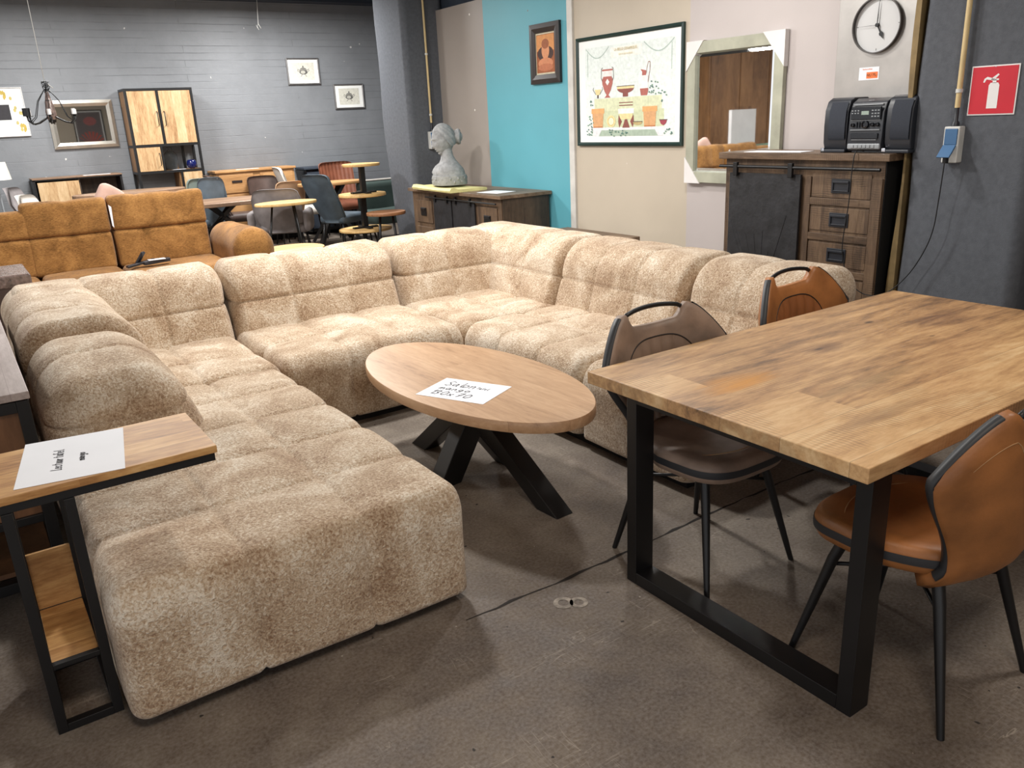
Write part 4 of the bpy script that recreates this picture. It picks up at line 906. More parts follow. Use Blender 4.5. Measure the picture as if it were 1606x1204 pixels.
round_table('nesting_table', 'middle round table of the stack beside the felt column', 'side table', (4.22, 9.45, .34), .29, .28, .42, M['oak'], post=True, th=.035)
round_table('nesting_table', 'topmost small round table of the stack beside the felt column', 'side table', (4.24, 9.45, .76), .23, .22, .35, M['oak'], post=True, th=.03)
round_table('stool', 'brown wooden topped stool with black legs beside the felt column', 'stool', (4.3, 9.0, 0), .235, .22, .56, M['stooltop'], 4, .035, lr=.014, splay=.7)

def bg_chair(name, label, cat, loc, rot, w_, h, mat, seat_h=.46, arms=0, ribs=0, taper=.8, lean=.1, rnd=.12, metal=True, depth=.5, curve=.08):
    t = thing(name, label, cat, loc, rot)
    # backrest: curved rounded shell, front is -y
    nu, nv = 20, 12; vs = []
    bw = w_-.16 if arms else w_
    def pt(u, v, s):
        z = seat_h-.1+v*(h-seat_h+.1); ww = bw/2*(taper+(1-taper)*math.sin(min(1, v*1.3)*PI/2))
        rr = max(0, abs(u)-(1-rnd*2/w_*2)); 
        ztop = h-(1-math.sqrt(max(0, 1-min(1, abs(u))**6)))*rnd; z = seat_h-.1+v*(ztop-seat_h+.1)
        y = depth/2-.05+lean*v-curve*u*u+s*.03*(1-.5*abs(u)**4); 
        if ribs and s < 0: y -= .008*abs(math.sin((u+1)*ribs*PI/2))
        if ribs and s > 0: y += .008*abs(math.sin((u+1)*ribs*PI/2))
        return (u*ww, y, z)
    W = nu*(2 if ribs else 1)
    for s in (-1, 1):
        for j in range(nv+1):
            for i in range(W+1): vs.append(pt(-1+2*i/W, j/nv, s))
    o_ = (nv+1)*(W+1); fs = []
    for j in range(nv):
        for i in range(W):
            a = j*(W+1)+i; fs += [(a, a+1, a+W+2, a+W+1), (o_+a, o_+a+W+1, o_+a+W+2, o_+a+1)]
    rim = [j*(W+1) for j in range(nv+1)]+[nv*(W+1)+i for i in range(1, W+1)]+[j*(W+1)+W for j in range(nv-1, -1, -1)]+[i for i in range(W-1, 0, -1)]
    for k in range(len(rim)): a, b_ = rim[k], rim[(k+1) % len(rim)]; fs.append((a, o_+a, o_+b_, b_))
    mb = MB(); mb.add(vs, fs); mb.build('backrest', mat, t, smooth=True)
    pad('seat', mat, t, (-w_/2*.92, -depth/2, seat_h-.12), (w_/2*.92, depth/2-.04, seat_h), (.06, .06, .05), ([], [], []), res=.04, puff=.01)
    if arms:
        for s in (-1, 1):
            pad('armrest', mat, t, (min(s*w_/2, s*(w_/2-.08)), -depth/2+.08, seat_h-.1), (max(s*w_/2, s*(w_/2-.08)), depth/2, arms), (.035, .06, .06), ([], [], []), res=.04, puff=.008)
    for (x, y) in ((-1, -1), (1, -1), (1, 1), (-1, 1)):
        mb = MB(); mb.tube([(x*w_*.33, y*depth*.33, seat_h-.1), (x*w_*.42, y*depth*.42, 0)], [.014, .009], 8); mb.build('leg', M['black'], t, smooth=True)
    return t
bg_chair('armchair', 'grey velvet armchair with seamed back behind the light yellow oval table', 'armchair', (3.36, 9.98, 0), PI-.5, .74, .88, M['grey_v'], .46, .62, taper=.9)
bg_chair('dining_chair', 'slate blue velvet chair tilted seen from the side, left of the stacked tables', 'chair', (4.2, 10.12, 0), 2.05, .46, 1.0, M['slate'], .48, lean=.29)
bg_chair('dining_chair', 'brown ribbed leather chair behind the orange oak table', 'chair', (4.86, 11.52, 0), 0, .52, 1.05, M['rust'], .5, ribs=9, taper=.95, rnd=.05)
bg_chair('dining_chair', 'off-white shell chair behind the orange oak table, right of the oak sideboard', 'chair', (4.3, 11.58, 0), PI/2-.2, .42, 1.04, M['offw'], .48, lean=.2)
bg_chair('armchair', 'tan fabric chair back showing behind the brown oval table', 'armchair', (3.92, 11.3, 0), PI, .42, .87, M['tan'], .46, 0, depth=.36)
bg_chair('dining_chair', 'dark brown leather chair seen side-on left of the orange oak table', 'chair', (3.36, 11.58, 0), PI/2-.2, .36, 1.0, M['dkbrown'], .48, lean=.22)
bg_chair('armchair', 'brown low-backed leather chair with a ribbed rear cushion in the back corner', 'armchair', (3.76, 11.64, 0), .0, .42, .93, M['dkbrown'], .45, 0, ribs=0, rnd=.05, depth=.4)
bg_chair('dining_chair', 'blue grey rounded chair right of the tall cabinet base', 'chair', (2.93, 11.4, 0), PI-.2, .36, 1.0, M['bluegrey'], .48, rnd=.22, lean=.1)
bg_chair('dining_chair', 'sage grey rounded chair directly left of the blue grey one', 'chair', (2.66, 11.55, 0), PI+.3, .26, .99, plain('sage grey velvet', (120, 134, 128), .7), .48, rnd=.2, lean=.1)
bg_chair('dining_chair', 'dark grey and white shell chair behind the ochre headrest, leftmost chair', 'chair', (1.02, 10.9, 0), PI/2-.4, .44, 1.06, M['grey_v'], .48, lean=.25, rnd=.18)
bg_chair('dining_chair', 'pale grey shell chair beside the leftmost chair behind the ochre sofa', 'chair', (1.05, 9.9, 0), PI/2-.5, .4, 1.02, M['offw'], .48, lean=.25, rnd=.18)
gb = thing('bench', 'dark green velvet bench with pale top edge behind the stacked tables', 'bench', (5.05, 10.6, 0))
pad('backrest', M['dkgreen'], gb, (-.3, .1, .3), (.5, .25, .80), (.04, .05, .05), ([], [], []), res=.04); pad('seat', M['dkgreen'], gb, (-.3, -.35, .25), (.5, .12, .43), (.05, .05, .05), ([], [], []), res=.04)
B('piping', M['offw'], gb, (-.27, .13, .805, .47, .22, .82))
for x in (-.25, .42):
    for y in (-.28, .18): B('leg', M['black'], gb, (x-.02, y-.02, 0, x+.02, y+.02, .28))

# ------------------------------------------------------------------ right side: sideboard with bust
sb = thing('sideboard', 'dark rustic wood sideboard with black sliding doors under the plaster bust', 'sideboard', (0, 0, 0))
X0, X1_, Y0, Y1 = 4.53, 5.12, 6.85, 8.72
B('body', M['oldwood'], sb, (X0, Y0, .06, X1_, Y1, .795), bev=.003); B('side_panel', M['oldside'], sb, (X0+.01, Y0-.012, .06, X1_-.01, Y0, .79))
B('top', M['oldtop'], sb, (X0-.04, Y0-.04, .795, X1_+.01, Y1+.04, .83), bev=.003); B('plinth', M['black'], sb, (X0+.04, Y0+.04, 0, X1_-.04, Y1-.04, .06))
for (a, b_) in ((7.33, 7.78), (7.81, 8.2)): B('door', M['blackdoor'], sb, (X0-.022, a, .09, X0-.006, b_, .73), bev=.002)
for (a, b_) in ((6.92, 7.27), (8.26, 8.64)):
    for z0, z1 in ((.45, .7), (.12, .4)):
        d = B('drawer', M['oldwood'], sb, (X0-.012, a, z0, X0, b_, z1), bev=.003); c_ = (a+b_)/2; zc = (z0+z1)/2
        B('handle', M['black'], d, (X0-.022, c_-.06, zc-.045, X0-.011, c_+.06, zc+.045), (X0-.03, c_-.05, zc+.015, X0-.02, c_+.05, zc+.04), bev=.002)
mb = MB(); mb.tube([(X0-.035, 6.9, .745), (X0-.035, 8.35, .745)], .009, 8)
for y in (7.4, 7.7, 7.88, 8.14): mb.box(X0-.04, y-.014, .70, X0-.02, y+.014, .775)
mb.build('rail', M['black'], sb)
# foam sheet and paper on it
yf_ = thing('foam_sheet', 'pale yellow rolled foam sheet under the plaster bust', 'foam sheet', (4.62, 8.2, .8305))
mb = MB(); pts = []; th = .012
for i in range(40):
    s_ = i/39; pts.append((s_*.95-.5, .018+.012*math.sin(s_*4)))
mb = MB(); prof = [(-.20, .0), (-.21, .02), (-.19, .045), (-.15, .045), (-.1, .03), (.25, .026), (.26, .012), (.25, 0)]
K = len(prof); ny = 24; vs = []
for j in range(ny+1):
    y = -.62+.95*j/ny; k = 1+.15*math.sin(y*6)
    for (x, z) in prof: vs.append((x+.06*y, y, z*k))
mb.add(vs, [(j*K+k, j*K+(k+1) % K, (j+1)*K+(k+1) % K, (j+1)*K+k) for j in range(ny) for k in range(K)]+[tuple(range(K)), tuple(ny*K+k for k in range(K-1, -1, -1))])
mb.build('sheet', M['yellow'], yf_, smooth='auto')
pp = thing('paper_sheet', 'white paper sheet on the dark sideboard beside the bust', 'paper', (4.72, 7.27, .831), .15); B('sheet', M['paper'], pp, (-.13, -.2, 0, .13, .12, .0015))
# bust
bu = thing('bust_statue', 'grey plaster bust of a woman with hair tied in a bun on the sideboard', 'statue', (4.70, 8.13, .877), math.radians(171))
# local +x is where the face points
def blend(a, b, t): return a+(b-a)*t
prof = [(0, .185, .205, 0), (.015, .19, .21, 0), (.10, .185, .205, 0), (.104, .172, .195, 0), (.14, .165, .19, 0), (.175, .148, .175, 0), (.205, .125, .152, .0), (.235, .10, .122, .0), (.27, .080, .092, .003), (.31, .066, .070, .010), (.36, .066, .064, .02), (.42, .064, .062, .03)]
mb = MB(); n = 32; vs = []
for z, rx, ry, cx_ in prof:
    for k in range(n):
        a = 2*PI*k/n; c_, s_ = math.cos(a), math.sin(a); x = cx_+rx*math.copysign(abs(c_)**.85, c_); y = ry*math.copysign(abs(s_)**.9, s_)
        if c_ > .3 and .13 < z < .23: x += .02*math.exp(-((abs(y)-.08)/.05)**2)
        vs.append((x, y, z))
K = len(prof); mb.add(vs, [tuple(range(n-1, -1, -1))]+[(i*n+k, i*n+(k+1) % n, (i+1)*n+(k+1) % n, (i+1)*n+k) for i in range(K-1) for k in range(n)]+[tuple((K-1)*n+k for k in range(n))])
mb.build('torso', M['stone'], bu, smooth='auto')
# head: detailed ball with face features
mb = MB(); nu, nv = 96, 72; vs = []
for j in range(nv+1):
    b_ = -PI/2+PI*j/nv
    for k in range(nu):
        a = 2*PI*k/nu-PI; c_, s_ = math.cos(a), math.sin(a); cb = math.cos(b_); cf = cb**.62 if (b_ < 0 and c_ > 0) else cb; x = .104*(cf*max(c_, 0)**1.0+cb*min(c_, 0)); y = .080*(cb**.85)*s_; z = .125*math.sin(b_)
        if z < 0: y *= 1-.35*(-z/.125)**1.3; x = x*(1-.22*(-z/.125)) if x < 0 else x*(1-.12*(-z/.125))
        if x > 0:
            g = lambda y0, z0, sy2, sz: math.exp(-((y-y0)/sy2)**2-((z-z0)/sz)**2)
            x += .020*g(0, -.030, .011, .014)+.010*g(0, -.005, .008, .025)      # nose
            x += .009*g(0, -.060, .018, .006)+.009*g(0, -.074, .015, .006)-.007*g(0, -.067, .02, .004)-.006*g(0, -.086, .03, .006)   # lips
            x += .010*g(0, -.104, .022, .012)                                   # chin
            for s in (-1, 1):
                x -= .014*g(s*.028, .008, .016, .012); x += .007*g(s*.028, .010, .010, .006); x += .006*g(s*.028, .030, .02, .006); x += .005*g(s*.04, -.03, .018, .02)
        X_ = x*1.15; Z_ = z*1.15; ct_, st_ = math.cos(.22), math.sin(.22); vs.append((X_*1.08*ct_+Z_*1.1*st_+.045, y*1.16, -X_*1.08*st_+Z_*1.1*ct_+.478))
mb.add(vs, [(j*nu+k, j*nu+(k+1) % nu, (j+1)*nu+(k+1) % nu, (j+1)*nu+k) for j in range(nv) for k in range(nu)])
mb.build('head', M['stone'], bu, smooth=True)
mb = MB(); nu2, nv2 = 120, 80; vs = []; fs = []
for j in range(nv2+1):
    b_ = -PI/2+PI*j/nv2
    for k in range(nu2):
        a = 2*PI*k/nu2-PI; wv = 1+.025*math.sin(a*14+j*.5)
        x = .108*math.cos(b_)*math.cos(a)*wv; y = .088*math.cos(b_)*math.sin(a)*wv; z = .135*math.sin(b_)
        X_ = x*1.15-.012; Z_ = z*1.1+.012; ct_, st_ = math.cos(.22), math.sin(.22); vs.append((X_*1.08*ct_+Z_*1.1*st_+.045, y*1.16, -X_*1.08*st_+Z_*1.1*ct_+.478))
for j in range(nv2):
    for k in range(nu2):
        b_ = -PI/2+PI*(j+.5)/nv2; a = 2*PI*(k+.5)/nu2-PI; cx_ = math.cos(b_)*math.cos(a); cz = math.sin(b_)
        if (cz > .62 or cx_ < .62*(cz+.35)-.05) and cz > -.55: fs.append((j*nu2+k, j*nu2+(k+1) % nu2, (j+1)*nu2+(k+1) % nu2, (j+1)*nu2+k))
mb.add(vs, fs)
mb.ball((-.108, 0, .505), .058, .066, .070, 28, 18); mb.tube([(-.125+.012*math.cos(2*q_), .062*math.cos(q_), .505+.066*math.sin(q_)) for q_ in [2*PI*k/20 for k in range(20)]], .020, 10, 0, True); mb.tube([(-.155, .030*math.cos(q_), .505+.032*math.sin(q_)) for q_ in [2*PI*k/14 for k in range(14)]], .018, 10, 0, True)
mb.build('hair', M['stone'], bu, smooth=True)
for s in (-1, 1):
    mb = MB(); mb.ball((.02, s*.089, .47), .019, .009, .028, 12, 8); mb.build('ear', M['stone'], bu, smooth=True)
mb = MB()
for k in range(26):
    a = 2*PI*k/26; mb.ball((.186*math.cos(a), .206*math.sin(a), .035+.035*(k % 2)), .012, .018, .02, 8, 6)
mb.build('relief_band', M['stone'], bu, smooth=True)

# socket boxes and conduit pipes
def sockets(label, loc, rot, pipe_label, plen, open_flap):
    t = thing('double_socket_box', label, 'socket', loc, rot)
    B('housing', M['whitepl'], t, (-.045, 0, -.10, .045, .06, .10), bev=.006)
    B('flap', M['blue'], t, (-.036, -.006, .0, .036, .002, .088), bev=.003)
    mb = MB()
    if open_flap: mb.add([(-.036, -.002, -.006), (.036, -.002, -.006), (.036, -.062, -.068), (-.036, -.062, -.068), (-.036, -.01, .0), (.036, -.01, .0), (.036, -.07, -.064), (-.036, -.07, -.064)], [(0, 1, 2, 3), (7, 6, 5, 4), (0, 4, 5, 1), (1, 5, 6, 2), (2, 6, 7, 3), (3, 7, 4, 0)])
    else: mb.box(-.036, -.006, -.09, .036, .002, -.008)
    mb.build('flap', M['blue'], t)
    mb = MB(); mb.lathe([(.022, .1), (.02, .12), (.012, .13), (.011, .2)], (0, .03, 0), 14); mb.build('cable_gland', M['audio'], t, smooth='auto')
    p_ = thing('conduit_pipe', pipe_label, 'pipe', (loc[0]+(.03 if rot else 0), loc[1]+(0 if rot else .03), loc[2]+.2), 0)
    mb = MB(); mb.tube([(0, 0, 0), (0, 0, plen)], .0125 if not rot else .0145, 14); mb.build('pipe', M['pipe'], p_, smooth='auto')
    for z in (.08, .75):
        if z < plen: mb = MB(); mb.lathe([(.019, z), (.019, z+.02)], n=14); mb.build('clip', M['whitepl'], p_, smooth='auto')
    return t
sockets('blue flapped socket box with the plugged black cable on the right felt column', (4.79, 2.575, 1.30), -PI/2, 'cream conduit pipe on the right felt column beside the red sign', 1.78, True)
sockets('small blue and white socket box on the far felt column behind the bust', (4.97, 8.91, 1.34), 0, 'thin cream conduit pipe on the far felt column', 1.75, False)

# fire sign
sg = thing('fire_extinguisher_sign', 'red square sign with white fire extinguisher symbol on the felt column', 'sign', (4.848, 2.53, 1.455), -PI/2)
B('plate', M['white'], sg, (0, -.004, 0, .253, 0, .258), bev=.001)
B('red_field', M['red'], sg, (.007, -.006, .007, .246, -.004, .251))
mb = MB(); q = lambda P: mb.add([(a, -.0068, b_) for a, b_ in P], [tuple(range(len(P)))])
q([(.102, .035), (.158, .035), (.158, .155), (.15, .168), (.11, .168), (.102, .155)]); q(rect(.12, .166, .14, .184)); q(rect(.112, .18, .152, .188))
q([(.13, .188), (.09, .2), (.075, .19), (.07, .172), (.078, .17), (.086, .186), (.112, .182)]); q([(.112, .19), (.145, .214), (.152, .208), (.135, .19)])
mb.build('symbol', M['white'], sg)
mb = MB(); mb.lathe([(.004, 0), (.004, .003)], (.127, -.005, .248), 10); mb.build('screw', M['chrome'], sg)

# ------------------------------------------------------------------ tall chest with stereo
cs = thing('chest_of_drawers', 'tall dark rustic wood chest with black sliding door and drawers carrying the stereo', 'chest', (0, 0, 0))
X0, X1_, Y0, Y1, ZT = 4.77, 5.085, 2.945, 4.20, 1.205
B('body', M['oldwood'], cs, (X0, Y0, .08, X1_, Y1, ZT), bev=.003)
B('side_panel', M['black2'], cs, (X0+.005, Y0-.006, .08, X1_, Y0, ZT))
B('top', M['oldtop'], cs, (X0-.04, Y0-.045, ZT, X1_+.01, Y1+.04, ZT+.045), bev=.004)
B('plinth', M['black'], cs, (X0+.03, Y0+.03, 0, X1_-.03, Y1-.03, .08))
dd = B('door', M['blackdoor'], cs, (X0-.03, 3.53, .12, X0-.01, 4.14, 1.11), bev=.002)
mb = MB(); random.seed(8)
for k in range(14):
    a0 = PI*.06+k*PI*.065; 
    for r in (.25, .4, .55, .75):
        pass
for k in range(22):
    a = .1+k*.135; r0 = .12; r1 = random.uniform(.35, .8)
    y0_, z0_ = 3.83+r0*math.cos(a), .14+r0*math.sin(a); y1_, z1_ = 3.83+r1*math.cos(a), .14+r1*math.sin(a)
    y1_ = min(max(y1_, 3.55), 4.12); z1_ = min(z1_, 1.08); y0_ = min(max(y0_, 3.55), 4.12)
    mb.tube([(X0-.0305, y0_, z0_), (X0-.0305, (y0_+y1_)/2, (z0_+z1_)/2+.01), (X0-.0305, y1_, z1_)], .002, 4)
mb.build('carved_grooves', M['blackdoor'], dd)
mb = MB(); mb.tube([(X0-.045, 2.95, 1.155), (X0-.045, 4.22, 1.155)], .011, 10); mb.build('rail', M['black'], cs, smooth='auto')
for y in (3.6, 4.07): B('hanger', M['black'], cs, (X0-.06, y-.018, 1.09, X0-.035, y+.018, 1.185), bev=.004)
B('stile', M['oldwood'], cs, (X0-.012, 2.95, .1, X0, 3.02, 1.1), (X0-.012, 3.46, .1, X0, 3.5, 1.1), bev=.002)
for z in (.965, .735, .505, .275): B('rail_board', M['oldtop'], cs, (X0-.012, 3.02, z-.045, X0, 3.46, z), bev=.002)
for zc in (1.045, .83, .60, .37, .16):
    d = B('drawer', M['oldwood'], cs, (X0-.006, 3.025, zc-.075, X0, 3.455, zc+.075), bev=.002)
    y = 3.235; mb = MB(); mb.box(X0-.012, y-.07, zc-.045, X0-.004, y+.07, zc+.045); mb.box(X0-.024, y-.058, zc+.02, X0-.011, y+.058, zc+.034); mb.box(X0-.018, y-.058, zc-.034, X0-.011, y+.058, zc-.026); mb.box(X0-.02, y-.06, zc-.034, X0-.011, y-.052, zc+.034); mb.box(X0-.02, y+.052, zc-.034, X0-.011, y+.06, zc+.034)
    mb.build('handle', M['audio'], d, bev=.002)
zt = ZT+.045
pp = thing('paper_sheet', 'white papers lying flat at the left end of the tall chest top', 'paper', (4.84, 3.83, zt+.001), .05); B('sheet', M['paper'], pp, (-.08, -.26, 0, .08, .2, .002))
def speaker(label, y, rot=0):
    t = thing('speaker', label, 'speaker', (4.93, y, zt), rot, 'stereo speakers')
    mb = MB(); pr_ = [(-.10, .02), (-.115, .06), (-.12, .16), (-.115, .26), (-.09, .315), (-.05, .335), (.09, .335), (.1, .32), (.1, .02)]
    mb.prism([(a, b_) for a, b_ in pr_], -.085, .085, 0, lambda x, y_, z: (x, z, y_)); mb.build('cabinet', M['audio'], t, bev=.008)
    mb = MB(); g = [(-.104, .065), (-.1245, .09), (-.1265, .16), (-.121, .255), (-.098, .308)]; vs = []
    for sgn in (-.075, .045):
        vs += [(a-.002, sgn, b_) for a, b_ in g]
    mb.add(vs, [(k, k+1, 5+k+1, 5+k) for k in range(4)]); mb.build('grille', M['grille'], t, smooth=True)
    B('foot', M['audio'], t, (-.135, -.09, 0, .1, .09, .022), bev=.006); B('badge', M['chrome'], t, (-.137, .06, .008, -.12, .085, .03), bev=.002)
    return t
speaker('dark speaker standing left of the stereo unit on the tall chest', 3.345)
speaker('dark speaker standing right of the stereo unit, next to the felt column', 2.935-.02)
st = thing('stereo_unit', 'compact charcoal cassette stereo with small display on the tall chest', 'stereo', (4.93, 3.125, zt))
mb = MB(); pr_ = [(-.12, .012), (-.135, .05), (-.13, .12), (-.125, .24), (-.10, .30), (-.05, .325), (.1, .325), (.1, .012)]
mb.prism(pr_, -.118, .118, 0, lambda x, y, z: (x, z, y)); mb.build('body', M['audio'], st, bev=.006)
B('foot', M['audio2'], st, (-.1, -.1, 0, .09, .1, .012))
dp = B('display_panel', M['audio2'], st, (-.138, -.1, .2, -.124, .1, .275), bev=.002); B('screen', M['lcd'], dp, (-.14, -.022, .228, -.137, .028, .25))
mb = MB()
for y in (.045, .065, .085):
    for z in (.235, .25): mb.box(-.140, y, z, -.1375, y+.01, z+.006)
for y in (-.045, -.065, -.085):
    for z in (.215, .232, .25): mb.box(-.140, y-.008, z, -.1375, y+.004, z+.006)
mb.build('button', M['greypl'], dp)
B('cd_slot', M['greypl'], st, (-.118, -.1, .283, -.104, .1, .290), bev=.002)
B('cassette_door', M['audio2'], st, (-.1405, -.092, .085, -.13, .092, .118), bev=.002)
B('trim_strip', M['greypl'], st, (-.137, -.1, .136, -.128, .1, .141), (-.139, -.085, .078, -.128, .085, .081), (-.131, -.1, .194, -.122, .1, .197))
def knob(y, z, r):
    mb = MB(); vs = []; n_ = 18
    for (xx, rr) in ((-.128, r), (-.142, r*.95), (-.143, r*.6), (-.138, r*.5)):
        vs += [(xx, y+rr*math.cos(2*PI*k/n_), z+rr*math.sin(2*PI*k/n_)) for k in range(n_)]
    mb.add(vs, [(i*n_+k, i*n_+(k+1) % n_, (i+1)*n_+(k+1) % n_, (i+1)*n_+k) for i in range(3) for k in range(n_)]+[tuple(3*n_+k for k in range(n_))]); mb.build('knob', M['audio2'], st, smooth='auto')
knob(.0, .17, .024); knob(.085, .168, .012); knob(-.048, .17, .012); knob(-.082, .17, .012)
for y in (.042, .06): B('button', M['audio2'], st, (-.136, y-.004, .152, -.128, y+.004, .186))
for k in range(6): B('cassette_key', M['greypl'], st, (-.144, .085-.028*k-.022, .03, -.128, .085-.028*k, .05), bev=.002)
B('key_tray', M['greypl'], st, (-.14, -.112, .022, -.12, .112, .058), bev=.008)
mb = MB(); mb.v = []
def text(body, size, mat, parent, loc, rot, ext=.0004, name='lettering'):
    cu = bpy.data.curves.new(name, 'FONT'); cu.body = body; cu.size = size; cu.extrude = ext; cu.align_x = 'CENTER'; cu.align_y = 'CENTER'
    o = bpy.data.objects.new(name, cu); C.objects.link(o)
    dg = bpy.context.evaluated_depsgraph_get(); me = bpy.data.meshes.new_from_object(o.evaluated_get(dg)); bpy.data.objects.remove(o)
    o = bpy.data.objects.new(name, me); C.objects.link(o); o.data.materials.clear(); o.data.materials.append(mat); o.parent = parent; o.location = loc; o.rotation_euler = rot; return o
text('AKAI', .016, M['greypl'], st, (-.086, 0, .312), (math.radians(50), 0, -PI/2))
# power cable from stereo down and over to the socket
cb = thing('power_cable', 'black power cable looping from the stereo down to the blue socket', 'cable', (0, 0, 0))
P = [(4.80, 3.12, zt+.012), (4.715, 3.12, zt+.012), (4.70, 3.125, 1.15), (4.70, 3.13, .95), (4.70, 3.15, .72), (4.70, 3.14, .60), (4.70, 3.08, .46), (4.72, 2.98, .385), (4.75, 2.86, .40), (4.79, 2.75, .52), (4.79, 2.66, .68), (4.785, 2.615, .82), (4.78, 2.60, .98), (4.765, 2.585, 1.14), (4.76, 2.58, 1.22)]
def cr(P, k=6):
    P = [Vector(q) for q in P]; out = []
    for i in range(len(P)-1):
        a, b_, c_, d = P[max(i-1, 0)], P[i], P[i+1], P[min(i+2, len(P)-1)]
        for j in range(k):
            t = j/k; out.append(.5*((2*b_)+(c_-a)*t+(2*a-5*b_+4*c_-d)*t*t+(3*b_-a-3*c_+d)*t**3))
    out.append(P[-1]); return out
mb = MB(); mb.tube(cr(P), .0032, 8); mb.build('cable', M['blackcable'], cb, smooth=True)
mb = MB(); mb.lathe([(.016, 0), (.016, .035)], (4.765, 2.578, 1.2), 12); mb.build('plug', M['blackcable'], cb, smooth='auto')

# clock
ck = thing('panel_clock', 'tall brushed steel panel clock with round dial above the stereo', 'clock', (5.06, 3.535, zt), -PI/2)
B('panel', M['steel'], ck, (0, -.02, 0, .54, .02, 1.25), bev=.003)
B('edge', M['darkframe'], ck, (.54, -.02, 0, .545, .05, 1.25), (0, .02, 0, .54, .05, 1.25))
cx_, cz, R0 = .285, .755, .165; n = 64
mb = MB(); vs = []
for (r, y) in ((R0, -.02), (R0, -.05), (R0-.006, -.05), (R0-.006, -.022)): vs += [(cx_+r*math.cos(2*PI*k/n), y, cz+r*math.sin(2*PI*k/n)) for k in range(n)]
mb.add(vs, [(i*n+k, i*n+(k+1) % n, (i+1)*n+(k+1) % n, (i+1)*n+k) for i in range(3) for k in range(n)]); mb.build('ring', M['steeldark'], ck, smooth='auto')
mb = MB(); mb.add([(cx_+(R0-.006)*math.cos(2*PI*k/n), -.0235, cz+(R0-.006)*math.sin(2*PI*k/n)) for k in range(n)], [tuple(range(n))]); dl = mb.build('dial', M['dial'], ck)
mb = MB()
for a in (0, PI/2, PI, 3*PI/2):
    d = Vector((math.cos(a), math.sin(a))); p0 = d*.135; p1 = d*.148; nn_ = Vector((-d.y, d.x))*.0016
    mb.add([(cx_+q.x, -.0245, cz+q.y) for q in (p0-nn_, p1-nn_, p1+nn_, p0+nn_)], [(0, 1, 2, 3)])
mb.build('hour_mark', M['black'], dl)
def hand(name, a, L_, w_, y, tail=0, spade=False):
    d = Vector((math.sin(a), math.cos(a))); nn_ = Vector((d.y, -d.x)); mb = MB()
    if spade: P = [(-.0, .004), (.5, .0045), (.55, .012), (.66, .014), (.8, .006), (1, 0.0005)]
    else: P = [(0, w_), (.3, w_*1.2), (1, w_*.3)]
    pts = [d*(t*L_)+nn_*h_ for t, h_ in P]+[d*(t*L_)-nn_*h_ for t, h_ in reversed(P)]
    mb.add([(cx_+q.x, y, cz+q.y) for q in pts]+[(cx_+q.x, y+.001, cz+q.y) for q in pts], [tuple(range(len(pts))), tuple(range(2*len(pts)-1, len(pts)-1, -1))]); mb.build(name, M['black'], ck)
hand('minute_hand', math.radians(2), .14, .003, -.036); hand('hour_hand', math.radians(151), .095, .005, -.033, spade=True); hand('second_hand', math.radians(-90), .13, .0009, -.039)
mb = MB(); vs = []
for y in (-.024, -.042): vs += [(cx_+.011*math.cos(2*PI*k/16), y, cz+.011*math.sin(2*PI*k/16)) for k in range(16)]
mb.add(vs, [(k, (k+1) % 16, 16+(k+1) % 16, 16+k) for k in range(16)]+[tuple(16+k for k in range(16))]); mb.build('hub', M['black'], ck)
lb = B('price_label', M['paper'], ck, (.178, -.0215, .435, .318, -.0205, .512)); B('sticker', M['orange'], lb, (.232, -.0225, .444, .31, -.0214, .482))
text('NU 75,-', .023, M['black'], lb, (.271, -.0227, .463), (PI/2, 0, 0)); text('Stationsklok', .014, M['orange'], lb, (.235, -.0218, .5), (PI/2, 0, 0))

# ------------------------------------------------------------------ mirror and pictures on the right wall
mi = thing('framed_mirror', 'mirror with slanted glass rim in a sage green frame with white cardboard corner protectors', 'mirror', (5.14, 4.93, .985), -PI/2)
w_, h_ = .93, 1.07; f = .085
mb = MB()
for (a, b_, c_, d_) in ((0, 0, w_, f), (0, h_-f, w_, h_), (0, f, f, h_-f), (w_-f, f, w_, h_-f)): mb.box(a, -.04, b_, c_, 0, d_)
mb.build('frame', M['sage'], mi, bev=.004)
mb = MB(); g = .03; a4 = [(f, f), (w_-f, f), (w_-f, h_-f), (f, h_-f)]; b4 = [(f+g, f+g), (w_-f-g, f+g), (w_-f-g, h_-f-g), (f+g, h_-f-g)]
mb.add([(x, -.014, z) for x, z in a4]+[(x, -.020, z) for x, z in b4], [(k, (k+1) % 4, 4+(k+1) % 4, 4+k) for k in range(4)]+[(4, 5, 6, 7)]); mb.build('glass', M['mirror'], mi)
B('backing', M['darkframe'], mi, (f*.8, -.013, f*.8, w_-f*.8, -.002, h_-f*.8))
for (cx_, cz, sx, sz, s) in ((0, h_, 1, -1, .17), (w_, h_, -1, -1, .19), (0, 0, 1, 1, .16)):
    mb = MB(); e = .006; P = [(cx_-sx*e, cz-sz*e), (cx_+sx*s, cz-sz*e), (cx_-sx*e, cz+sz*s*1.25)]
    mb.add([(a, -.046, b_) for a, b_ in P]+[(a, -.001, b_) for a, b_ in P], [(0, 1, 2), (3, 5, 4), (0, 3, 4, 1), (1, 4, 5, 2), (2, 5, 3, 0)]); mb.build('corner_protector', M['card'], mi)

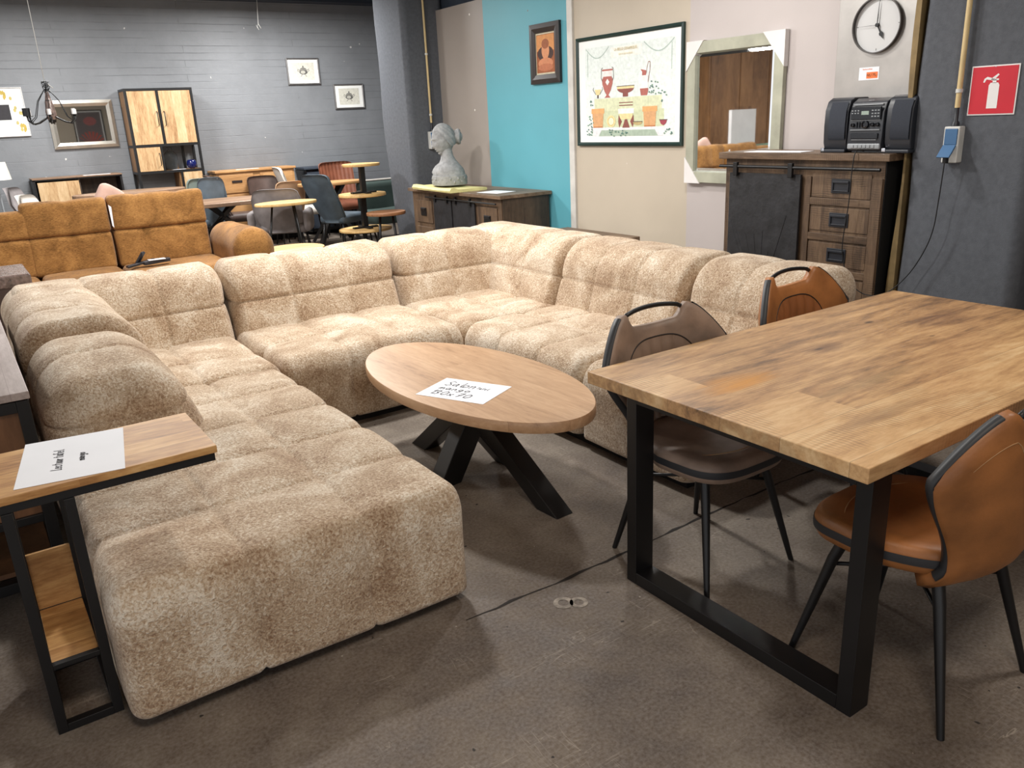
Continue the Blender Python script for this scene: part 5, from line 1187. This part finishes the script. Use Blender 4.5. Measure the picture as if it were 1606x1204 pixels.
def vases(t, w_, h_, y):
    X = lambda u: w_*u; Z = lambda v: h_*v; P = []
    P.append(((226, 234, 230), rect(X(.09), Z(.09), X(.93), Z(.90))))
    for k in range(6): P += [((214, 222, 220), q) for q in line([(X(.09), Z(.2+.12*k)), (X(.93), Z(.2+.12*k))], .002)]
    # upper wall blocks
    P.append(((216, 220, 186), rect(X(.18), Z(.32), X(.82), Z(.435)))); P.append(((206, 212, 176), rect(X(.25), Z(.17), X(.84), Z(.32))))
    for u in (.3, .42, .58, .7): P += [((190, 196, 160), q) for q in line([(X(u), Z(.32)), (X(u), Z(.435))], .003)]
    for u in (.36, .5, .64): P += [((190, 196, 160), q) for q in line([(X(u), Z(.17)), (X(u), Z(.32))], .003)]
    P.append(((232, 232, 232), rect(X(.12), Z(.145), X(.92), Z(.17)))); P.append(((170, 186, 168), rect(X(.20), Z(.09), X(.80), Z(.145))))
    for u in (.2, .81): P += [((228, 228, 230), [(X(u-.05), Z(.145)), (X(u+.05), Z(.145)), (X(u+.02), Z(.09)), (X(u-.02), Z(.09))])]
    # title card and swags
    P.append(((240, 240, 232), rect(X(.35), Z(.79), X(.64), Z(.88))))
    for (a, b_) in ((.1, .33), (.66, .92)):
        pts = [(X(a+(b_-a)*k/12), Z(.89-.09*math.sin(PI*k/12))) for k in range(13)]; P += [((176, 192, 184), q) for q in line(pts, .009)]
    for u in (.115, .90): P += [((176, 192, 184), q) for q in line([(X(u), Z(.86)), (X(u), Z(.64))], .007)]
    R, RD, OR, YE, DK = (176, 104, 94), (138, 80, 72), (214, 164, 116), (228, 212, 158), (84, 66, 62)
    # krater with handles
    P += [(R, [(X(.285), Z(.44)), (X(.345), Z(.44)), (X(.325), Z(.465)), (X(.345), Z(.5)), (X(.365), Z(.56)), (X(.37), Z(.6)), (X(.355), Z(.63)), (X(.275), Z(.63)), (X(.26), Z(.6)), (X(.265), Z(.56)), (X(.285), Z(.5)), (X(.305), Z(.465))]),
          ((236, 226, 222), rect(X(.27), Z(.63), X(.36), Z(.68))), (R, rect(X(.262), Z(.68), X(.368), Z(.695))), ((240, 236, 232), [(X(.315), Z(.55)), (X(.335), Z(.58)), (X(.315), Z(.61)), (X(.295), Z(.58))])]
    for s in (-1, 1): P += [(DK, q) for q in line([(X(.315+s*.05), Z(.59)), (X(.315+s*.062), Z(.62)), (X(.315+s*.058), Z(.70)), (X(.315+s*.045), Z(.71))], .006)]
    # small cup left
    P += [(YE, [(X(.185), Z(.52)), (X(.25), Z(.52)), (X(.235), Z(.47)), (X(.2), Z(.47))]), (DK, rect(X(.21), Z(.44), X(.225), Z(.47)))]
    for s in (-1, 1): P += [(DK, q) for q in line([(X(.217+s*.02), Z(.475)), (X(.217+s*.05), Z(.52)), (X(.217+s*.045), Z(.54))], .005)]
    # wide bowl
    P += [(RD, ell(X(.49), Z(.52), X(.082), Z(.05), 16, PI, 2*PI)), (YE, rect(X(.41), Z(.51), X(.57), Z(.53))), (DK, rect(X(.405), Z(.53), X(.575), Z(.536))), (RD, rect(X(.465), Z(.44), X(.515), Z(.475)))]
    # jug
    P += [(R, [(X(.635), Z(.44)), (X(.69), Z(.44)), (X(.70), Z(.48)), (X(.7), Z(.5)), (X(.625), Z(.5)), (X(.628), Z(.48))]), ((238, 234, 232), rect(X(.628), Z(.5), X(.698), Z(.61))), (R, [(X(.645), Z(.61)), (X(.68), Z(.61)), (X(.68), Z(.65)), (X(.63), Z(.665)), (X(.645), Z(.64))])]
    P += [(RD, q) for q in line([(X(.68), Z(.62)), (X(.69), Z(.68)), (X(.70), Z(.72)), (X(.715), Z(.72)), (X(.715), Z(.66)), (X(.698), Z(.55))], .005)]
    # terracotta pots
    for u in (.215, .715): P += [(OR, [(X(u-.05), Z(.17)), (X(u+.05), Z(.17)), (X(u+.057), Z(.30)), (X(u-.057), Z(.30))]), ((228, 170, 112), rect(X(u-.066), Z(.30), X(u+.066), Z(.345))), ((190, 120, 70), rect(X(u-.05), Z(.17), X(u+.05), Z(.18)))]
    # centre urn
    P += [(YE, [(X(.43), Z(.29)), (X(.56), Z(.29)), (X(.55), Z(.24)), (X(.44), Z(.24))]), ((238, 236, 232), rect(X(.42), Z(.29), X(.57), Z(.335))), (RD, rect(X(.43), Z(.36), X(.56), Z(.368))), (RD, rect(X(.43), Z(.385), X(.56), Z(.392))), (RD, [(X(.46), Z(.165)), (X(.53), Z(.165)), (X(.505), Z(.24)), (X(.485), Z(.24))])]
    for s in (-1, 1): P += [(RD, [(X(.495+s*.07), Z(.28)), (X(.495+s*.04), Z(.22)), (X(.495+s*.065), Z(.165)), (X(.495+s*.075), Z(.22))])]
    P += [(YE, ell(X(.35), Z(.225), X(.045), Z(.055))), ((198, 170, 84), ell(X(.35), Z(.225), X(.03), Z(.04))), ((240, 232, 200), ell(X(.35), Z(.225), X(.026), Z(.035)))]
    P += [((190, 170, 120), ell(X(.605), Z(.215), X(.045), Z(.03), 14, PI, 2*PI)), (DK, rect(X(.56), Z(.212), X(.65), Z(.218))), ((160, 70, 80), ell(X(.835), Z(.225), X(.03), Z(.045), 14, PI, 2*PI)), (DK, rect(X(.80), Z(.222), X(.87), Z(.228)))]
    random.seed(11)
    for (u0, v0, u1, v1, k) in ((.1, .1, .17, .28, 26), (.14, .35, .17, .42, 6), (.7, .44, .85, .56, 22), (.82, .38, .86, .46, 5), (.33, .09, .52, .15, 22), (.82, .1, .92, .15, 8)):
        for _ in range(k): P.append((random.choice([(98, 132, 120), (120, 150, 128), (84, 116, 112)]), ell(X(random.uniform(u0, u1)), Z(random.uniform(v0, v1)), .009, .006, 8)))
    shapes(t, 'print', P, y)
    text('LA BELLE CERAMIQUE', .03, flat((190, 172, 118)), t, (X(.495), y-.009, Z(.855)), (PI/2, 0, 0), .0002); text('dans le style antique', .022, flat((216, 204, 160)), t, (X(.495), y-.009, Z(.815)), (PI/2, 0, 0), .0002)
frame_on_wall('vase_poster', 'large poster of antique vases in a dark green frame on the beige board', 'picture', (5.0, 1.27, 6.37, 2.22), 'x', 5.148, .032, M['dgreen'], M['mat'], .03, draw=vases)
def blob(t, w_, h_, y):
    P = [((196, 186, 160), rect(.085, .085, w_-.085, h_-.085)), ((150, 84, 46), rect(.095, .1, w_-.095, h_-.1)), ((204, 140, 84), rect(.1, .3, w_-.1, h_-.105)), ((66, 42, 36), ell(w_/2, h_*.5, .13, .07)), ((206, 140, 100), ell(w_/2, h_*.55, .062, .08)), ((150, 88, 56), ell(w_/2, h_*.66, .06, .045)), ((196, 128, 90), ell(w_/2, h_*.34, .12, .05)), ((178, 108, 74), ell(w_/2, h_*.27, .12, .035))]
    shapes(t, 'print', P, y)
frame_on_wall('small_picture', 'small dark brown framed warm-toned picture on the turquoise board', 'picture', (6.60, 1.86, 7.08, 2.41), 'x', 5.138, .085, M['darkframe'], M['mat'], .035, draw=blob)
def coral(t, w_, h_, y):
    P = [((120, 112, 112), rect(.06, .06, w_-.06, h_-.06)), ((176, 110, 108), ell(w_*.45, h_*.72, .17, .12))]
    for k in range(9):
        a = .3+k*.3; P.append(((196, 96, 84), [(w_*.5, .12), (w_*.5+.36*math.cos(a)-.03, .14+.36*math.sin(a)), (w_*.5+.36*math.cos(a)+.03, .14+.36*math.sin(a)+.02)]))
    shapes(t, 'print', P, y)
cp = frame_on_wall('fan_picture', 'picture of a coral red fan shape seen only in the silver framed mirror', 'picture', (0, 0, .8, 1.1), 'y', 0, .03, M['darkframe'], M['mat'], .03, draw=coral)
cp.location = (4.3, -2.795, 1.2); cp.rotation_euler = (0, 0, PI)
lo = thing('low_table', 'low brown wooden table behind the right arm of the cream sofa', 'table', (4.55, 5.7, 0))
B('tabletop', M['oldtop'], lo, (-.3, -.5, .50, .3, .5, .54), bev=.003)
for x in (-.27, .23):
    for y in (-.47, .43): B('leg', M['black'], lo, (x, y, 0, x+.04, y+.04, .5))

# ------------------------------------------------------------------ things the mirrors show
wd = thing('wardrobe', 'brown wooden wardrobe reflected in the green framed mirror', 'wardrobe', (-2.1, 10.3, 0), .3)
B('body', M['wardrobe'], wd, (-.9, 0, .05, .9, .6, 2.6), bev=.01)
for a in (-.88, -.29, .3): B('door', M['wardrobe'], wd, (a, -.02, .7, a+.57, 0, 2.5), (a, -.02, .12, a+.57, 0, .66), bev=.006)
bd = B('board_panel', M['card'], None, (-1.35, 9.6, 0, -.75, 9.66, 1.5)); bd.rotation_euler = (0, 0, 0); tag(reorigin(bd), 'pale cardboard sheet reflected in the green framed mirror', 'board')
gs = thing('green_sofa', 'sage green velvet sofa reflected in the green framed mirror', 'sofa', (-1.2, 8.75, 0), .0)
pad('seat', M['greenv'], gs, (-.6, -.45, .1), (.6, .3, .45), (.08, .08, .1), ([0], [], []), res=.05); pad('backrest', M['greenv'], gs, (-.6, .2, .1), (.6, .5, .95), (.08, .1, .12), ([], [], []), res=.05)
for s in (-1, 1): pad('armrest', M['greenv'], gs, (min(s*.58, s*.8), -.45, .05), (max(s*.58, s*.8), .5, .65), (.08, .08, .12), ([], [], []), res=.05)
pad('cushion', M['greenv'], gs, (-.5, -.1, .45), (-.1, .15, .85), (.1, .08, .1), ([], [], []), res=.05)
